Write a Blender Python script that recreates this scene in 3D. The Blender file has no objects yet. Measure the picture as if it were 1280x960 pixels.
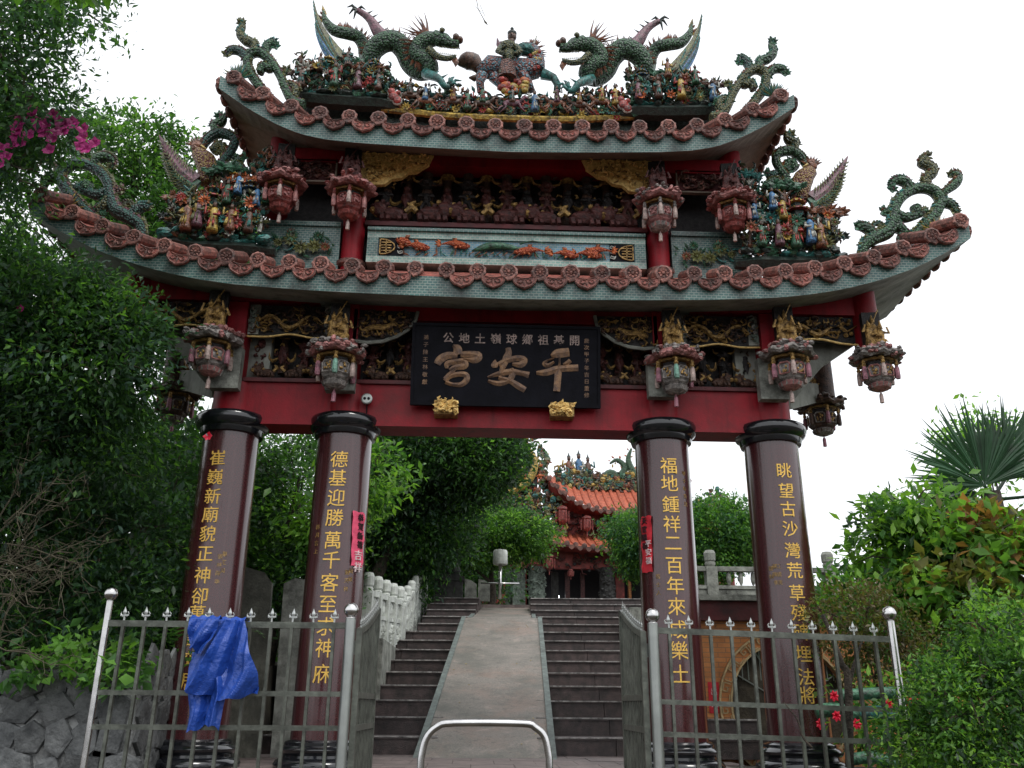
import bpy, math, random
import numpy as np
from mathutils import Vector, Matrix
R = math.radians
SC = bpy.context.scene
COL = SC.collection
# ------------------------------------------------------------------ camera
EYE = Vector((-0.287, -9.5, 0.6)); YAW, PITCH, ROLL, FPX = R(2.225), R(20.2), R(0.421), 1089.8
FW = Vector((math.sin(YAW)*math.cos(PITCH), math.cos(YAW)*math.cos(PITCH), math.sin(PITCH)))
RT = Vector((math.cos(YAW), -math.sin(YAW), 0)); UP = RT.cross(FW)
RT, UP = RT*math.cos(ROLL)+UP*math.sin(ROLL), UP*math.cos(ROLL)-RT*math.sin(ROLL)
cd = bpy.data.cameras.new('camera'); cd.sensor_width = 36; cd.lens = FPX/1280*36; cd.clip_end = 2000; cd.clip_start = .05
co = bpy.data.objects.new('camera', cd); COL.objects.link(co)
co.matrix_world = Matrix.Translation(EYE) @ Matrix((RT, UP, -FW)).transposed().to_4x4()
SC.camera = co
def at(u, v, Y):
    "point of the plane Y = const that the photograph shows at pixel u, v"
    d = FW*FPX + RT*(u-640) + UP*(480-v)
    return EYE + d*((Y-EYE.y)/d.y)
# ------------------------------------------------------------------ sky, sun, exposure
w = bpy.data.worlds.new('World'); SC.world = w; w.use_nodes = True
nt = w.node_tree; bg = nt.nodes['Background']
sky = nt.nodes.new('ShaderNodeTexSky'); sky.sky_type = 'NISHITA'; sky.sun_disc = False
SUN_EL, SUN_AZ = R(58), R(150)     # azimuth clockwise from +Y
sky.sun_elevation = SUN_EL; sky.sun_rotation = SUN_AZ; sky.dust_density = 6; sky.ozone_density = 0.5
hs = nt.nodes.new('ShaderNodeHueSaturation'); hs.inputs['Saturation'].default_value = .12
mx = nt.nodes.new('ShaderNodeMix'); mx.data_type = 'RGBA'; mx.inputs[0].default_value = .8
mx.inputs[7].default_value = (10.0, 10.3, 10.8, 1)        # even cloud deck
nt.links.new(sky.outputs[0], hs.inputs['Color']); nt.links.new(hs.outputs[0], mx.inputs[6]); nt.links.new(mx.outputs[2], bg.inputs[0])
bg.inputs[1].default_value = .12
sl = bpy.data.lights.new('sun', 'SUN'); sl.energy = .9; sl.angle = R(14); sl.color = (1, .97, .92)
so = bpy.data.objects.new('sun', sl); COL.objects.link(so)
sd = Vector((math.sin(SUN_AZ)*math.cos(SUN_EL), math.cos(SUN_AZ)*math.cos(SUN_EL), math.sin(SUN_EL)))
so.rotation_euler = sd.to_track_quat('Z', 'Y').to_euler(); so.location = sd*40
vs = SC.view_settings; vs.view_transform = 'Standard'; vs.look = 'None'; vs.exposure = .36; vs.gamma = 1
SC.cycles.max_bounces = 6

# ------------------------------------------------------------------ materials
M = {}
def mat(name, col, rough=.6, var=.25, scale=6, bump=0., metal=0., coat=0., col2=None, dirt=0., spec=.5, fine=None, rand=0.):
    m = bpy.data.materials.new(name); m.use_nodes = True; t = m.node_tree; b = t.nodes['Principled BSDF']; N = t.nodes.new; L = t.links.new
    tc = N('ShaderNodeTexCoord'); n1 = N('ShaderNodeTexNoise'); n1.inputs['Scale'].default_value = scale; n1.inputs['Detail'].default_value = 5
    n1.inputs['Roughness'].default_value = .65
    L(tc.outputs['Object'], n1.inputs['Vector'])
    r = N('ShaderNodeValToRGB'); c2 = col2 or tuple(c*(1-var*1.6) for c in col)
    r.color_ramp.elements[0].position = .34; r.color_ramp.elements[1].position = .66
    r.color_ramp.elements[0].color = (*[max(0, c) for c in c2], 1); r.color_ramp.elements[1].color = (*[c*(1+var*.4) for c in col], 1)
    L(n1.outputs[0], r.inputs[0]); out = r.outputs[0]
    if dirt:
        n2 = N('ShaderNodeTexNoise'); n2.inputs['Scale'].default_value = scale*.37; n2.inputs['Detail'].default_value = 8; n2.inputs['Roughness'].default_value = .75
        L(tc.outputs['Object'], n2.inputs['Vector']); r2 = N('ShaderNodeValToRGB'); r2.color_ramp.elements[0].position = .48; r2.color_ramp.elements[1].position = .66
        mm = N('ShaderNodeMath'); mm.operation = 'MULTIPLY'; mm.inputs[1].default_value = dirt
        L(n2.outputs[0], r2.inputs[0]); L(r2.outputs[0], mm.inputs[0])
        x = N('ShaderNodeMix'); x.data_type = 'RGBA'; x.inputs[7].default_value = (.028, .027, .022, 1)
        L(mm.outputs[0], x.inputs[0]); L(out, x.inputs[6]); out = x.outputs[2]
    if rand:      # every piece is a little lighter or darker than its neighbour, and stained in its own places
        oi = N('ShaderNodeObjectInfo'); mr = N('ShaderNodeMapRange'); mr.inputs[3].default_value = 1-rand; mr.inputs[4].default_value = 1+rand*.45
        L(oi.outputs['Random'], mr.inputs[0]); hv = N('ShaderNodeHueSaturation'); L(mr.outputs[0], hv.inputs['Value']); L(out, hv.inputs['Color']); out = hv.outputs[0]
        va = N('ShaderNodeVectorMath'); va.operation = 'MULTIPLY_ADD'; va.inputs[1].default_value = (1, 1, 1)
        sc_ = N('ShaderNodeVectorMath'); sc_.operation = 'SCALE'; sc_.inputs['Scale'].default_value = 37.
        cx3 = N('ShaderNodeCombineXYZ'); L(oi.outputs['Random'], cx3.inputs[0]); L(oi.outputs['Random'], cx3.inputs[2]); L(cx3.outputs[0], sc_.inputs[0])
        L(tc.outputs['Object'], va.inputs[0]); L(sc_.outputs[0], va.inputs[2]); L(va.outputs[0], n1.inputs['Vector'])
        if dirt: L(va.outputs[0], n2.inputs['Vector'])
    L(out, b.inputs['Base Color'])
    b.inputs['Roughness'].default_value = rough; b.inputs['Metallic'].default_value = metal; b.inputs['Coat Weight'].default_value = coat; b.inputs['Coat Roughness'].default_value = .12
    b.inputs['Specular IOR Level'].default_value = spec
    if bump:
        n3 = N('ShaderNodeTexNoise'); n3.inputs['Scale'].default_value = fine or scale*6; n3.inputs['Detail'].default_value = 4
        L(tc.outputs['Object'], n3.inputs['Vector']); bp = N('ShaderNodeBump'); bp.inputs['Strength'].default_value = bump; bp.inputs['Distance'].default_value = .02
        L(n3.outputs[0], bp.inputs['Height']); L(bp.outputs[0], b.inputs['Normal'])
    M[name] = m; return m
def bricks(name, c1, c2, mortar, w, h, ms=.02, rough=.5, axis='xz', bump=.4, dirt=0, var=0):
    m = mat(name, c1, rough); t = m.node_tree; N = t.nodes.new; L = t.links.new; b = t.nodes['Principled BSDF']
    tc = N('ShaderNodeTexCoord'); s = N('ShaderNodeSeparateXYZ'); c = N('ShaderNodeCombineXYZ'); L(tc.outputs['Object'], s.inputs[0])
    L(s.outputs['XYZ'.index(axis[0].upper())], c.inputs[0]); L(s.outputs['XYZ'.index(axis[1].upper())], c.inputs[1])
    k = N('ShaderNodeTexBrick'); L(c.outputs[0], k.inputs['Vector'])
    k.inputs['Color1'].default_value = (*c1, 1); k.inputs['Color2'].default_value = (*c2, 1); k.inputs['Mortar'].default_value = (*mortar, 1)
    k.inputs['Scale'].default_value = 1; k.inputs['Mortar Size'].default_value = ms*h*3; k.inputs['Brick Width'].default_value = w; k.inputs['Row Height'].default_value = h
    out = k.outputs[0]
    if dirt:
        n2 = N('ShaderNodeTexNoise'); n2.inputs['Scale'].default_value = 2.2; n2.inputs['Detail'].default_value = 8; n2.inputs['Roughness'].default_value = .75
        L(tc.outputs['Object'], n2.inputs['Vector']); r2 = N('ShaderNodeValToRGB'); r2.color_ramp.elements[0].position = .45; r2.color_ramp.elements[1].position = .66
        mm = N('ShaderNodeMath'); mm.operation = 'MULTIPLY'; mm.inputs[1].default_value = dirt; L(n2.outputs[0], r2.inputs[0]); L(r2.outputs[0], mm.inputs[0])
        x = N('ShaderNodeMix'); x.data_type = 'RGBA'; x.inputs[7].default_value = (.02, .024, .02, 1); L(mm.outputs[0], x.inputs[0]); L(out, x.inputs[6]); out = x.outputs[2]
    L(out, b.inputs['Base Color'])
    bp = N('ShaderNodeBump'); bp.inputs['Strength'].default_value = bump; bp.inputs['Distance'].default_value = .01; bp.invert = True
    L(k.outputs['Fac'], bp.inputs['Height']); L(bp.outputs[0], b.inputs['Normal']); return m
def leafmat(name, col, var=.5, tr=.42, rough=.45):
    m = mat(name, col, rough, var, 1.6, spec=.4); t = m.node_tree; b = t.nodes['Principled BSDF']; N = t.nodes.new
    out = t.nodes['Material Output']; tr_ = N('ShaderNodeBsdfTranslucent'); mix = N('ShaderNodeMixShader'); mix.inputs[0].default_value = tr
    tr_.inputs[0].default_value = (col[0]*1.5, col[1]*1.6, col[2]*.8, 1)
    t.links.new(b.outputs[0], mix.inputs[1]); t.links.new(tr_.outputs[0], mix.inputs[2]); t.links.new(mix.outputs[0], out.inputs[0]); return m
def scalemat(name, col, colb, sc=26, rough=.45):
    m = mat(name, col, rough, .3, 8); t = m.node_tree; b = t.nodes['Principled BSDF']; N = t.nodes.new; L = t.links.new
    tc = N('ShaderNodeTexCoord'); v = N('ShaderNodeTexVoronoi'); v.inputs['Scale'].default_value = sc; L(tc.outputs['Object'], v.inputs['Vector'])
    r = N('ShaderNodeValToRGB'); r.color_ramp.elements[0].color = (*col, 1); r.color_ramp.elements[1].color = (*colb, 1); r.color_ramp.elements[0].position = .25; r.color_ramp.elements[1].position = .62
    L(v.outputs['Distance'], r.inputs[0]); L(r.outputs[0], b.inputs['Base Color'])
    bp = N('ShaderNodeBump'); bp.inputs['Strength'].default_value = .9; bp.inputs['Distance'].default_value = .03; bp.invert = True
    L(v.outputs['Distance'], bp.inputs['Height']); L(bp.outputs[0], b.inputs['Normal']); return m

mat("red_paint", (.29, .007, .016), .5, .22, 3, .15, dirt=.40, fine=60, spec=.28)
mat('dark_red', (.10, .008, .010), .6, .4, 4, .2, dirt=.4)
mat('granite', (.060, .013, .015), .22, .35, 90, 0, coat=.6, col2=(.028, .008, .009))
mat('black_stone', (.010, .011, .014), .14, .3, 12, coat=.5)
bricks('mosaic_green', (.065, .165, .145), (.04, .115, .11), (.24, .29, .26), .055, .030, .05, dirt=.9, rough=.35)
bricks('mosaic_blue', (.11, .25, .37), (.05, .19, .24), (.26, .33, .32), .055, .030, .05, dirt=.6, rough=.35)
bricks('mosaic_pale', (.26, .40, .34), (.16, .31, .27), (.42, .45, .40), .055, .034, .05, dirt=.75, rough=.35)
mat('plaster', (.33, .34, .30), .85, .18, 1.5, .25, dirt=.55, fine=30)
mat('plaster_tan', (.30, .24, .19), .85, .25, 1.2, .25, dirt=.6, fine=30)
mat('tile_pink', (.36, .095, .070), .6, .45, 16, .6, col2=(.10, .034, .028), dirt=.9, fine=60, rand=.45)
mat('tile_hollow_shade', (.07, .018, .015), .75, .5, 12, .4)  # darker tile colour, painted shade for the hollow of the end tiles
mat('tile_rim', (.33, .13, .10), .6, .5, 18, .6, col2=(.075, .042, .036), dirt=.9, fine=60, rand=.45)
mat('gold', (.95, .67, .25), .42, .25, 30, .4, metal=.0, col2=(.55, .34, .10), fine=90)
mat('gold_old', (.45, .28, .09), .45, .5, 24, .6, metal=.35, col2=(.06, .03, .012), fine=70)
mat('gold_letter', (.80, .50, .10), .35, .15, 30, .1, metal=.35)
mat('bronze_letter', (.34, .20, .11), .5, .6, 14, .6, metal=.25, col2=(.13, .09, .08), fine=50)
mat('carved_wood', (.085, .042, .026), .55, .6, 18, .6, col2=(.022, .012, .010), fine=60)
mat('carved_dark', (.024, .020, .020), .6, .6, 18, .6, fine=60)
mat('carved_red', (.095, .026, .022), .55, .5, 18, .6, col2=(.03, .010, .010), fine=60)
mat('plaque_black', (.007, .007, .011), .75, .3, 5, .15, spec=.15)
for n, c in dict(glaze_green=(.045, .16, .085), glaze_teal=(.035, .20, .18), glaze_blue=(.06, .20, .40), glaze_yellow=(.52, .36, .07), glaze_red=(.40, .045, .035),
                 glaze_rust=(.26, .095, .045), glaze_dark=(.022, .040, .032), glaze_white=(.55, .55, .48), glaze_pink=(.45, .15, .15), glaze_brown=(.13, .06, .035),
                 glaze_olive=(.14, .15, .045), glaze_orange=(.60, .15, .04), glaze_mauve=(.22, .09, .12)).items():
    mat(n, c, .38, .55, 22, .5, dirt=.75, fine=55)
scalemat('scales_green', (.07, .17, .08), (.015, .035, .022), 34)
scalemat('scales_blue', (.06, .22, .28), (.16, .05, .04), 34)
scalemat('scales_gold', (.34, .24, .07), (.10, .02, .015), 40)
scalemat('scales_teal', (.05, .15, .12), (.02, .03, .03), 40); scalemat('scales_olive', (.16, .15, .05), (.03, .05, .03), 40); scalemat('scales_rust', (.22, .08, .05), (.05, .03, .03), 40)
scalemat('fish_orange', (.62, .16, .05), (.34, .05, .02), 60)
mat('lantern_red', (.30, .065, .055), .5, .5, 20, .5, dirt=.6, fine=50)
mat('lantern_rose', (.40, .17, .155), .6, .5, 24, .5, col2=(.17, .07, .07), dirt=.7, fine=50)
mat('lantern_grey', (.30, .27, .25), .6, .5, 24, .5, dirt=.6, fine=50)
mat('tassel_pale', (.48, .36, .32), .6, .4, 24, .4, dirt=.4)
mat('tassel_mauve', (.36, .15, .19), .6, .4, 24, .4, dirt=.4)
mat('tassel_green', (.20, .40, .31), .6, .4, 24, .4, dirt=.4)
mat('stone_white', (.62, .65, .60), .8, .2, 5, .35, dirt=.5, fine=40)
mat('stone_weathered', (.30, .31, .27), .85, .35, 5, .4, dirt=.85, fine=40)
mat('stone_step', (.085, .060, .056), .45, .5, 7, .4, col2=(.032, .026, .025), dirt=.3, fine=90, rand=.35)
mat('stone_nosing', (.40, .38, .36), .55, .5, 9, .3, dirt=.3)
mat('stone_tablet', (.125, .125, .10), .85, .35, 5, .5, dirt=.9, fine=30)
mat('stone_green', (.19, .24, .20), .8, .4, 9, .8, dirt=.5, fine=26)
mat('stone_dark', (.05, .05, .048), .8, .4, 9, .6, dirt=.5)
mat('ramp_border', (.15, .18, .165), .7, .3, 8, .3, dirt=.5)
m = mat('ramp_stone', (.27, .235, .20), .62, .3, 55, .6, col2=(.15, .14, .125), dirt=.15, fine=140)
mat('pave', (.17, .13, .12), .6, .3, 4, .3, dirt=.4, fine=60)
mat('earth', (.055, .045, .03), .95, .5, 4, .8)
mat('rubble', (.13, .135, .135), .7, .5, 6, .8, col2=(.045, .048, .05), fine=30, rand=.5)
mat('mortar', (.24, .245, .24), .9, .5, 6, .6)
mat('fence_metal', (.12, .13, .108), .38, .35, 9, .1, metal=.45, dirt=.35)
mat('steel', (.62, .61, .60), .22, .15, 9, 0, metal=1.0)
mat('steel_dull', (.34, .36, .34), .38, .12, 5, 0, metal=.8)
mat('ring_tan', (.55, .40, .20), .7, .3, 9, .3, dirt=.3); mat('finial_metal', (.50, .52, .50), .35, .3, 30, 0, metal=.7)
mat('tarp_blue', (.018, .070, .36), .38, .15, 3, .75, fine=22)
mat('paper_pink', (.75, .085, .17), .75, .15, 12, .1)
mat('paper_red', (.58, .015, .03), .7, .2, 12, .1)
mat('ink', (.04, .008, .012), .8)
mat('ink_white', (.75, .60, .60), .8)
bricks('brick_orange', (.60, .24, .075), (.48, .18, .055), (.30, .16, .08), .22, .065, .03, dirt=.35, rough=.7)
mat('roof_orange', (.50, .125, .065), .6, .3, 6, .3, dirt=.35)
mat('roof_edge', (.17, .07, .05), .6, .5, 6, .3, dirt=.5)
mat('temple_red', (.30, .05, .04), .6, .4, 4, .3, dirt=.4)
mat('interior_shade', (.012, .012, .014), .8)  # shade of unlit rooms put into a near-black wall colour
mat('bark', (.07, .055, .04), .9, .5, 12, .8)
mat('twig', (.11, .095, .06), .85, .4, 12, .4)
leafmat('leaf_dark', (.036, .088, .034)); leafmat('leaf_mid', (.065, .17, .040)); leafmat('leaf_light', (.14, .31, .055))
leafmat('leaf_bright', (.22, .42, .06)); leafmat('leaf_blue', (.050, .11, .072)); leafmat('leaf_olive', (.15, .15, .04))
leafmat('leaf_rust', (.32, .17, .06)); leafmat('leaf_dry', (.16, .13, .06), tr=.2); leafmat('palm', (.035, .10, .045), tr=.25)
mat('fallen_leaf', (.55, .42, .10), .7); leafmat('petal', (.50, .03, .24), .5, tr=.3); leafmat('petal_red', (.65, .02, .06), .25); leafmat('leaf_teal', (.05, .14, .07))
em = bpy.data.materials.new('lit_lamp'); em.use_nodes = True; eb = em.node_tree.nodes['Principled BSDF']
eb.inputs['Emission Color'].default_value = (.9, .95, 1, 1); eb.inputs['Emission Strength'].default_value = 6; M['lit_lamp'] = em
for nm_, sx, sz, lo, hi, fac, colr in (('red_paint', 9, .7, .52, .70, .5, (.05, .006, .008)), ('plaster', 6, .8, .50, .72, .6, (.06, .065, .05)), ('granite', 14, .25, .50, .75, .55, (.10, .05, .05)), ('plaster_tan', 6, .8, .50, .72, .6, (.07, .06, .045)), ('stone_white', 8, .9, .5, .7, .45, (.12, .13, .10))):
    t = M[nm_].node_tree; b = t.nodes['Principled BSDF']; src = b.inputs['Base Color'].links[0].from_socket; N = t.nodes.new
    tc = N('ShaderNodeTexCoord'); mp = N('ShaderNodeMapping'); mp.inputs['Scale'].default_value = (sx, sx, sz); n5 = N('ShaderNodeTexNoise'); n5.inputs['Scale'].default_value = 1; n5.inputs['Detail'].default_value = 7; n5.inputs['Roughness'].default_value = .6
    t.links.new(tc.outputs['Object'], mp.inputs[0]); t.links.new(mp.outputs[0], n5.inputs['Vector'])
    r5 = N('ShaderNodeMapRange'); r5.inputs[1].default_value = lo; r5.inputs[2].default_value = hi; r5.inputs[4].default_value = fac; t.links.new(n5.outputs[0], r5.inputs[0])
    x5 = N('ShaderNodeMix'); x5.data_type = 'RGBA'; x5.inputs[7].default_value = (*colr, 1); t.links.new(r5.outputs[0], x5.inputs[0]); t.links.new(src, x5.inputs[6]); t.links.new(x5.outputs[2], b.inputs['Base Color'])
# large stains on the ramp: pale and orange scuffs
t = M['ramp_stone'].node_tree; b = t.nodes['Principled BSDF']; src = b.inputs['Base Color'].links[0].from_socket; N = t.nodes.new
tc = N('ShaderNodeTexCoord'); n = N('ShaderNodeTexNoise'); n.inputs['Scale'].default_value = 2.6; n.inputs['Detail'].default_value = 9; n.inputs['Roughness'].default_value = .7; n.inputs['Distortion'].default_value = .6
t.links.new(tc.outputs['Object'], n.inputs['Vector'])
r = N('ShaderNodeValToRGB'); r.color_ramp.elements[0].position = .55; r.color_ramp.elements[1].position = .75
x = N('ShaderNodeMix'); x.data_type = 'RGBA'; x.inputs[7].default_value = (.42, .34, .29, 1)
t.links.new(n.outputs[0], r.inputs[0]); t.links.new(r.outputs[0], x.inputs[0]); t.links.new(src, x.inputs[6])
for sc_, lo, hi, colr, fac in ((1.1, .46, .62, (.085, .092, .075), .62), (.9, .50, .66, (.34, .20, .15), .38), (9, .56, .64, (.06, .06, .05), .45)):
    n5 = N('ShaderNodeTexNoise'); n5.inputs['Scale'].default_value = sc_; n5.inputs['Detail'].default_value = 9; n5.inputs['Roughness'].default_value = .72
    mp = N('ShaderNodeMapping'); mp.inputs['Location'].default_value = (sc_*7.3, 2.1, 0); t.links.new(tc.outputs['Object'], mp.inputs[0]); t.links.new(mp.outputs[0], n5.inputs['Vector'])
    r5 = N('ShaderNodeMapRange'); r5.inputs[1].default_value = lo; r5.inputs[2].default_value = hi; r5.inputs[4].default_value = fac; t.links.new(n5.outputs[0], r5.inputs[0])
    x5 = N('ShaderNodeMix'); x5.data_type = 'RGBA'; x5.inputs[7].default_value = (*colr, 1); t.links.new(r5.outputs[0], x5.inputs[0]); t.links.new(x.outputs[2], x5.inputs[6]); x = x5
t.links.new(x.outputs[2], b.inputs['Base Color'])

# ------------------------------------------------------------------ mesh builder and object helpers
def cat(P, k=6):
    "smooth curve through the points P"
    P = [Vector(p) for p in P]; out = []; Q = [P[0]*2-P[1]]+P+[P[-1]*2-P[-2]]
    for i in range(1, len(Q)-2):
        for j in range(k):
            t = j/k; a, b_, c, d = Q[i-1:i+3]
            out.append(.5*((2*b_)+(c-a)*t+(2*a-5*b_+4*c-d)*t*t+(3*b_-a-3*c+d)*t**3))
    out.append(P[-1]); return out
def lerp(a, b, t): return a+(b-a)*t
def table(T, x):
    x = abs(x)
    for (a, va), (b_, vb) in zip(T, T[1:]):
        if x <= b_: return va+(vb-va)*(x-a)/(b_-a)
    (a, va), (b_, vb) = T[-2:]; return vb+(vb-va)*(x-b_)/(b_-a)
class MB:
    def __init__(s): s.v = []; s.f = []; s.m = []
    def add(s, v, f, m):
        o = len(s.v); s.v += [tuple(p) for p in v]; s.f += [tuple(i+o for i in q) for q in f]; s.m += [m]*len(f)
    def box(s, x0, x1, y0, y1, z0, z1, m=0, mx=None):
        v = [Vector((x, y, z)) for x in (x0, x1) for y in (y0, y1) for z in (z0, z1)]
        if mx is not None: v = [mx @ p for p in v]
        s.add(v, [(0, 1, 3, 2), (4, 6, 7, 5), (0, 4, 5, 1), (2, 3, 7, 6), (0, 2, 6, 4), (1, 5, 7, 3)], m); return s
    def bar(s, a, b, w, h, m=0, up=(0, 0, 1)):
        a = Vector(a); b = Vector(b); d = (b-a).normalized(); u = Vector(up)
        if abs(d.dot(u)) > .97: u = Vector((0, 1, 0))
        r = d.cross(u).normalized(); u = r.cross(d); v = []
        for p in (a, b):
            for i, j in ((-1, -1), (1, -1), (1, 1), (-1, 1)): v.append(p+r*i*w/2+u*j*h/2)
        s.add(v, [(3, 2, 1, 0), (4, 5, 6, 7)]+[(i, (i+1) % 4, 4+(i+1) % 4, 4+i) for i in range(4)], m); return s
    def tube(s, P, rad, n=6, m=0, flat=1., fl=(0, 1, 0)):
        P = [Vector(p) for p in P]; k = len(P)
        if not hasattr(rad, '__len__'): rad = [rad]*k
        elif len(rad) != k: rad = [float(np.interp(i/(k-1)*(len(rad)-1), range(len(rad)), rad)) for i in range(k)]
        v = []; u = Vector(fl)
        for i, p in enumerate(P):
            d = (P[min(i+1, k-1)]-P[max(i-1, 0)])
            d = d.normalized() if d.length > 1e-9 else Vector((0, 0, 1))
            a = u-d*u.dot(d)
            if a.length < .05: a = Vector((1, 0, 0))-d*d.x
            if a.length < .05: a = Vector((0, 0, 1))-d*d.z
            a.normalize(); b_ = d.cross(a); u = a if flat == 1. else u
            for j in range(n):
                t = 2*math.pi*j/n; v.append(p+a*math.cos(t)*rad[i]*flat+b_*math.sin(t)*rad[i])
        f = [(i*n+j, i*n+(j+1) % n, (i+1)*n+(j+1) % n, (i+1)*n+j) for i in range(k-1) for j in range(n)]
        f += [tuple(reversed(range(n))), tuple((k-1)*n+j for j in range(n))]; s.add(v, f, m); return s
    def ell(s, c, r, m=0, n=8, k=5, jit=0, rnd=None, rot=None):
        c = Vector(c); r = (r, r, r) if not hasattr(r, '__len__') else r; v = [(0, 0, 1)]
        for i in range(1, k):
            p = math.pi*i/k
            for j in range(n): t = 2*math.pi*(j+.5*(i % 2))/n; v.append((math.sin(p)*math.cos(t), math.sin(p)*math.sin(t), math.cos(p)))
        v.append((0, 0, -1)); q = []
        for p in v:
            g = 1+(rnd.uniform(-jit, jit) if jit else 0); p = Vector((p[0]*r[0]*g, p[1]*r[1]*g, p[2]*r[2]*g))
            q.append(c+(rot @ p if rot else p))
        f = [(0, 1+j, 1+(j+1) % n) for j in range(n)]
        for i in range(k-2): f += [(1+i*n+j, 1+(i+1)*n+j, 1+(i+1)*n+(j+1) % n, 1+i*n+(j+1) % n) for j in range(n)]
        e = len(v)-1; f += [(e, e-n+(j+1) % n, e-n+j) for j in range(n)]; s.add(q, f, m); return s
    def lathe(s, prof, c=(0, 0, 0), n=16, m=0, ph=0., rip=0, amp=0, ax='z', close=True):
        v = []; k = len(prof)
        for r, z in prof:
            for j in range(n):
                t = 2*math.pi*j/n+ph; q = r*(1+(amp if rip and (j*rip//n*n) % 1 == 0 and (j % max(1, n//rip)) < max(1, n//rip)/2 else 0))
                x, y = q*math.cos(t), q*math.sin(t)
                v.append((c[0]+x, c[1]+y, c[2]+z) if ax == 'z' else (c[0]+x, c[1]-z, c[2]+y))
        f = [(i*n+j, i*n+(j+1) % n, (i+1)*n+(j+1) % n, (i+1)*n+j) for i in range(k-1) for j in range(n)]
        if close: f += [tuple(reversed(range(n))), tuple((k-1)*n+j for j in range(n))]
        s.add(v, f, m); return s
    def prism(s, poly, y0, y1, m=0):
        "outline in x, z given a thickness in y"
        n = len(poly); v = [(p[0], y0, p[1]) for p in poly]+[(p[0], y1, p[1]) for p in poly]
        s.add(v, [tuple(range(n)), tuple(reversed(range(n, 2*n)))]+[(i, i+n, (i+1) % n+n, (i+1) % n) for i in range(n)], m); return s
    def cone(s, a, b, r, m=0, n=4):
        a = Vector(a); b = Vector(b); d = (b-a).normalized(); u = Vector((0, 1, 0)) if abs(d.y) < .9 else Vector((1, 0, 0)); p = d.cross(u).normalized(); q = d.cross(p)
        s.add([a+p*math.cos(6.2832*j/n)*r+q*math.sin(6.2832*j/n)*r for j in range(n)]+[b], [(j, (j+1) % n, n) for j in range(n)], m); return s
    def leaf(s, a, b, w, m=0, th=.35, nrm=(0, -1, 0)):
        "solid lens shaped leaf from a to b"
        a = Vector(a); b = Vector(b); d = b-a; nn = Vector(nrm); side = d.cross(nn)
        if side.length < 1e-6: side = d.cross(Vector((1, 0, .3)))
        side.normalize(); nn = side.cross(d).normalized(); c = a+d*.5
        s.add([a, c+side*w, b, c-side*w, c+nn*w*th*2, c-nn*w*th*2], [(0, 1, 4), (1, 2, 4), (2, 3, 4), (3, 0, 4), (1, 0, 5), (2, 1, 5), (3, 2, 5), (0, 3, 5)], m); return s
    def rosette(s, c, r, m=0, n=9, lift=.5, m2=None):
        c = Vector(c)
        for j in range(n):
            t = 6.2832*j/n+.3; d = Vector((math.cos(t), -lift, math.sin(t))); s.leaf(c, c+d*r, r*.26, m)
        if m2 is not None: s.ell(c+Vector((0, -.1*r, 0)), r*.25, m2, 6, 4)
        return s
    def mirror(s): s.v = [(-p[0], p[1], p[2]) for p in s.v]; s.f = [tuple(reversed(q)) for q in s.f]; return s
    def build(s, name, mats, parent=None, smooth=False, kind=None):
        me = bpy.data.meshes.new(name); me.from_pydata(s.v, [], s.f)
        if isinstance(mats, str): mats = [mats]
        for q in mats: me.materials.append(M[q])
        if len(mats) > 1: me.polygons.foreach_set('material_index', s.m)
        if smooth: me.polygons.foreach_set('use_smooth', [True]*len(me.polygons))
        me.update(); return link(name, me, parent, kind)
def link(name, me, parent=None, kind=None):
    o = bpy.data.objects.new(name, me); COL.objects.link(o)
    if parent: o.parent = parent
    if kind: o['kind'] = kind
    return o
def tag(o, label, cat_=None, group=None):
    o['label'] = label
    if cat_: o['category'] = cat_
    if group: o['group'] = group
    return o
def thing(name, label, cat_, loc=(0, 0, 0), rz=0, group=None):
    o = bpy.data.objects.new(name, None); COL.objects.link(o); o.location = loc; o.rotation_euler = (0, 0, rz); o.empty_display_size = .1
    return tag(o, label, cat_, group)
def copy_tree(o, parent=None):
    c = o.copy(); COL.objects.link(c)
    if parent: c.parent = parent
    for ch in list(o.children): copy_tree(ch, c)
    return c
def smooth_round(o, ang=40):
    for p in o.data.polygons: p.use_smooth = True
    try: o.data.set_sharp_from_angle(angle=R(ang))
    except Exception: pass
    return o
RND = random.Random(7)
# ---- glyphs
GL = {}
def glyph(ch, off=0.):
    if (ch, off) in GL: return GL[ch, off]
    c = bpy.data.curves.new('g', 'FONT'); c.body = ch; c.resolution_u = 2; c.extrude = .02; c.offset = off
    o = bpy.data.objects.new('g', c); COL.objects.link(o); bpy.context.view_layer.update()
    me = bpy.data.meshes.new_from_object(o.evaluated_get(bpy.context.evaluated_depsgraph_get()))
    V = [v.co.copy() for v in me.vertices]; F = [tuple(p.vertices) for p in me.polygons]
    bpy.data.objects.remove(o); bpy.data.curves.remove(c); bpy.data.meshes.remove(me)
    if V:
        xs = [v.x for v in V]; ys = [v.y for v in V]; cx, cy = (min(xs)+max(xs))/2, (min(ys)+max(ys))/2
        V = [Vector((v.x-cx, v.y-cy, v.z)) for v in V]
    GL[ch, off] = (V, F); return V, F
def glyph_flat(mb, ch, c, size, m=0, off=.0, depth=.15, tilt=None, asp=1.):
    "upright sign facing -Y"
    V, F = glyph(ch, off)
    q = []
    for v in V:
        p = Vector((v.x*size*asp, -v.z*size*depth/.02*.1, v.y*size))
        q.append(Vector(c)+(tilt @ p if tilt else p))
    mb.add(q, F, m)
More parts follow.
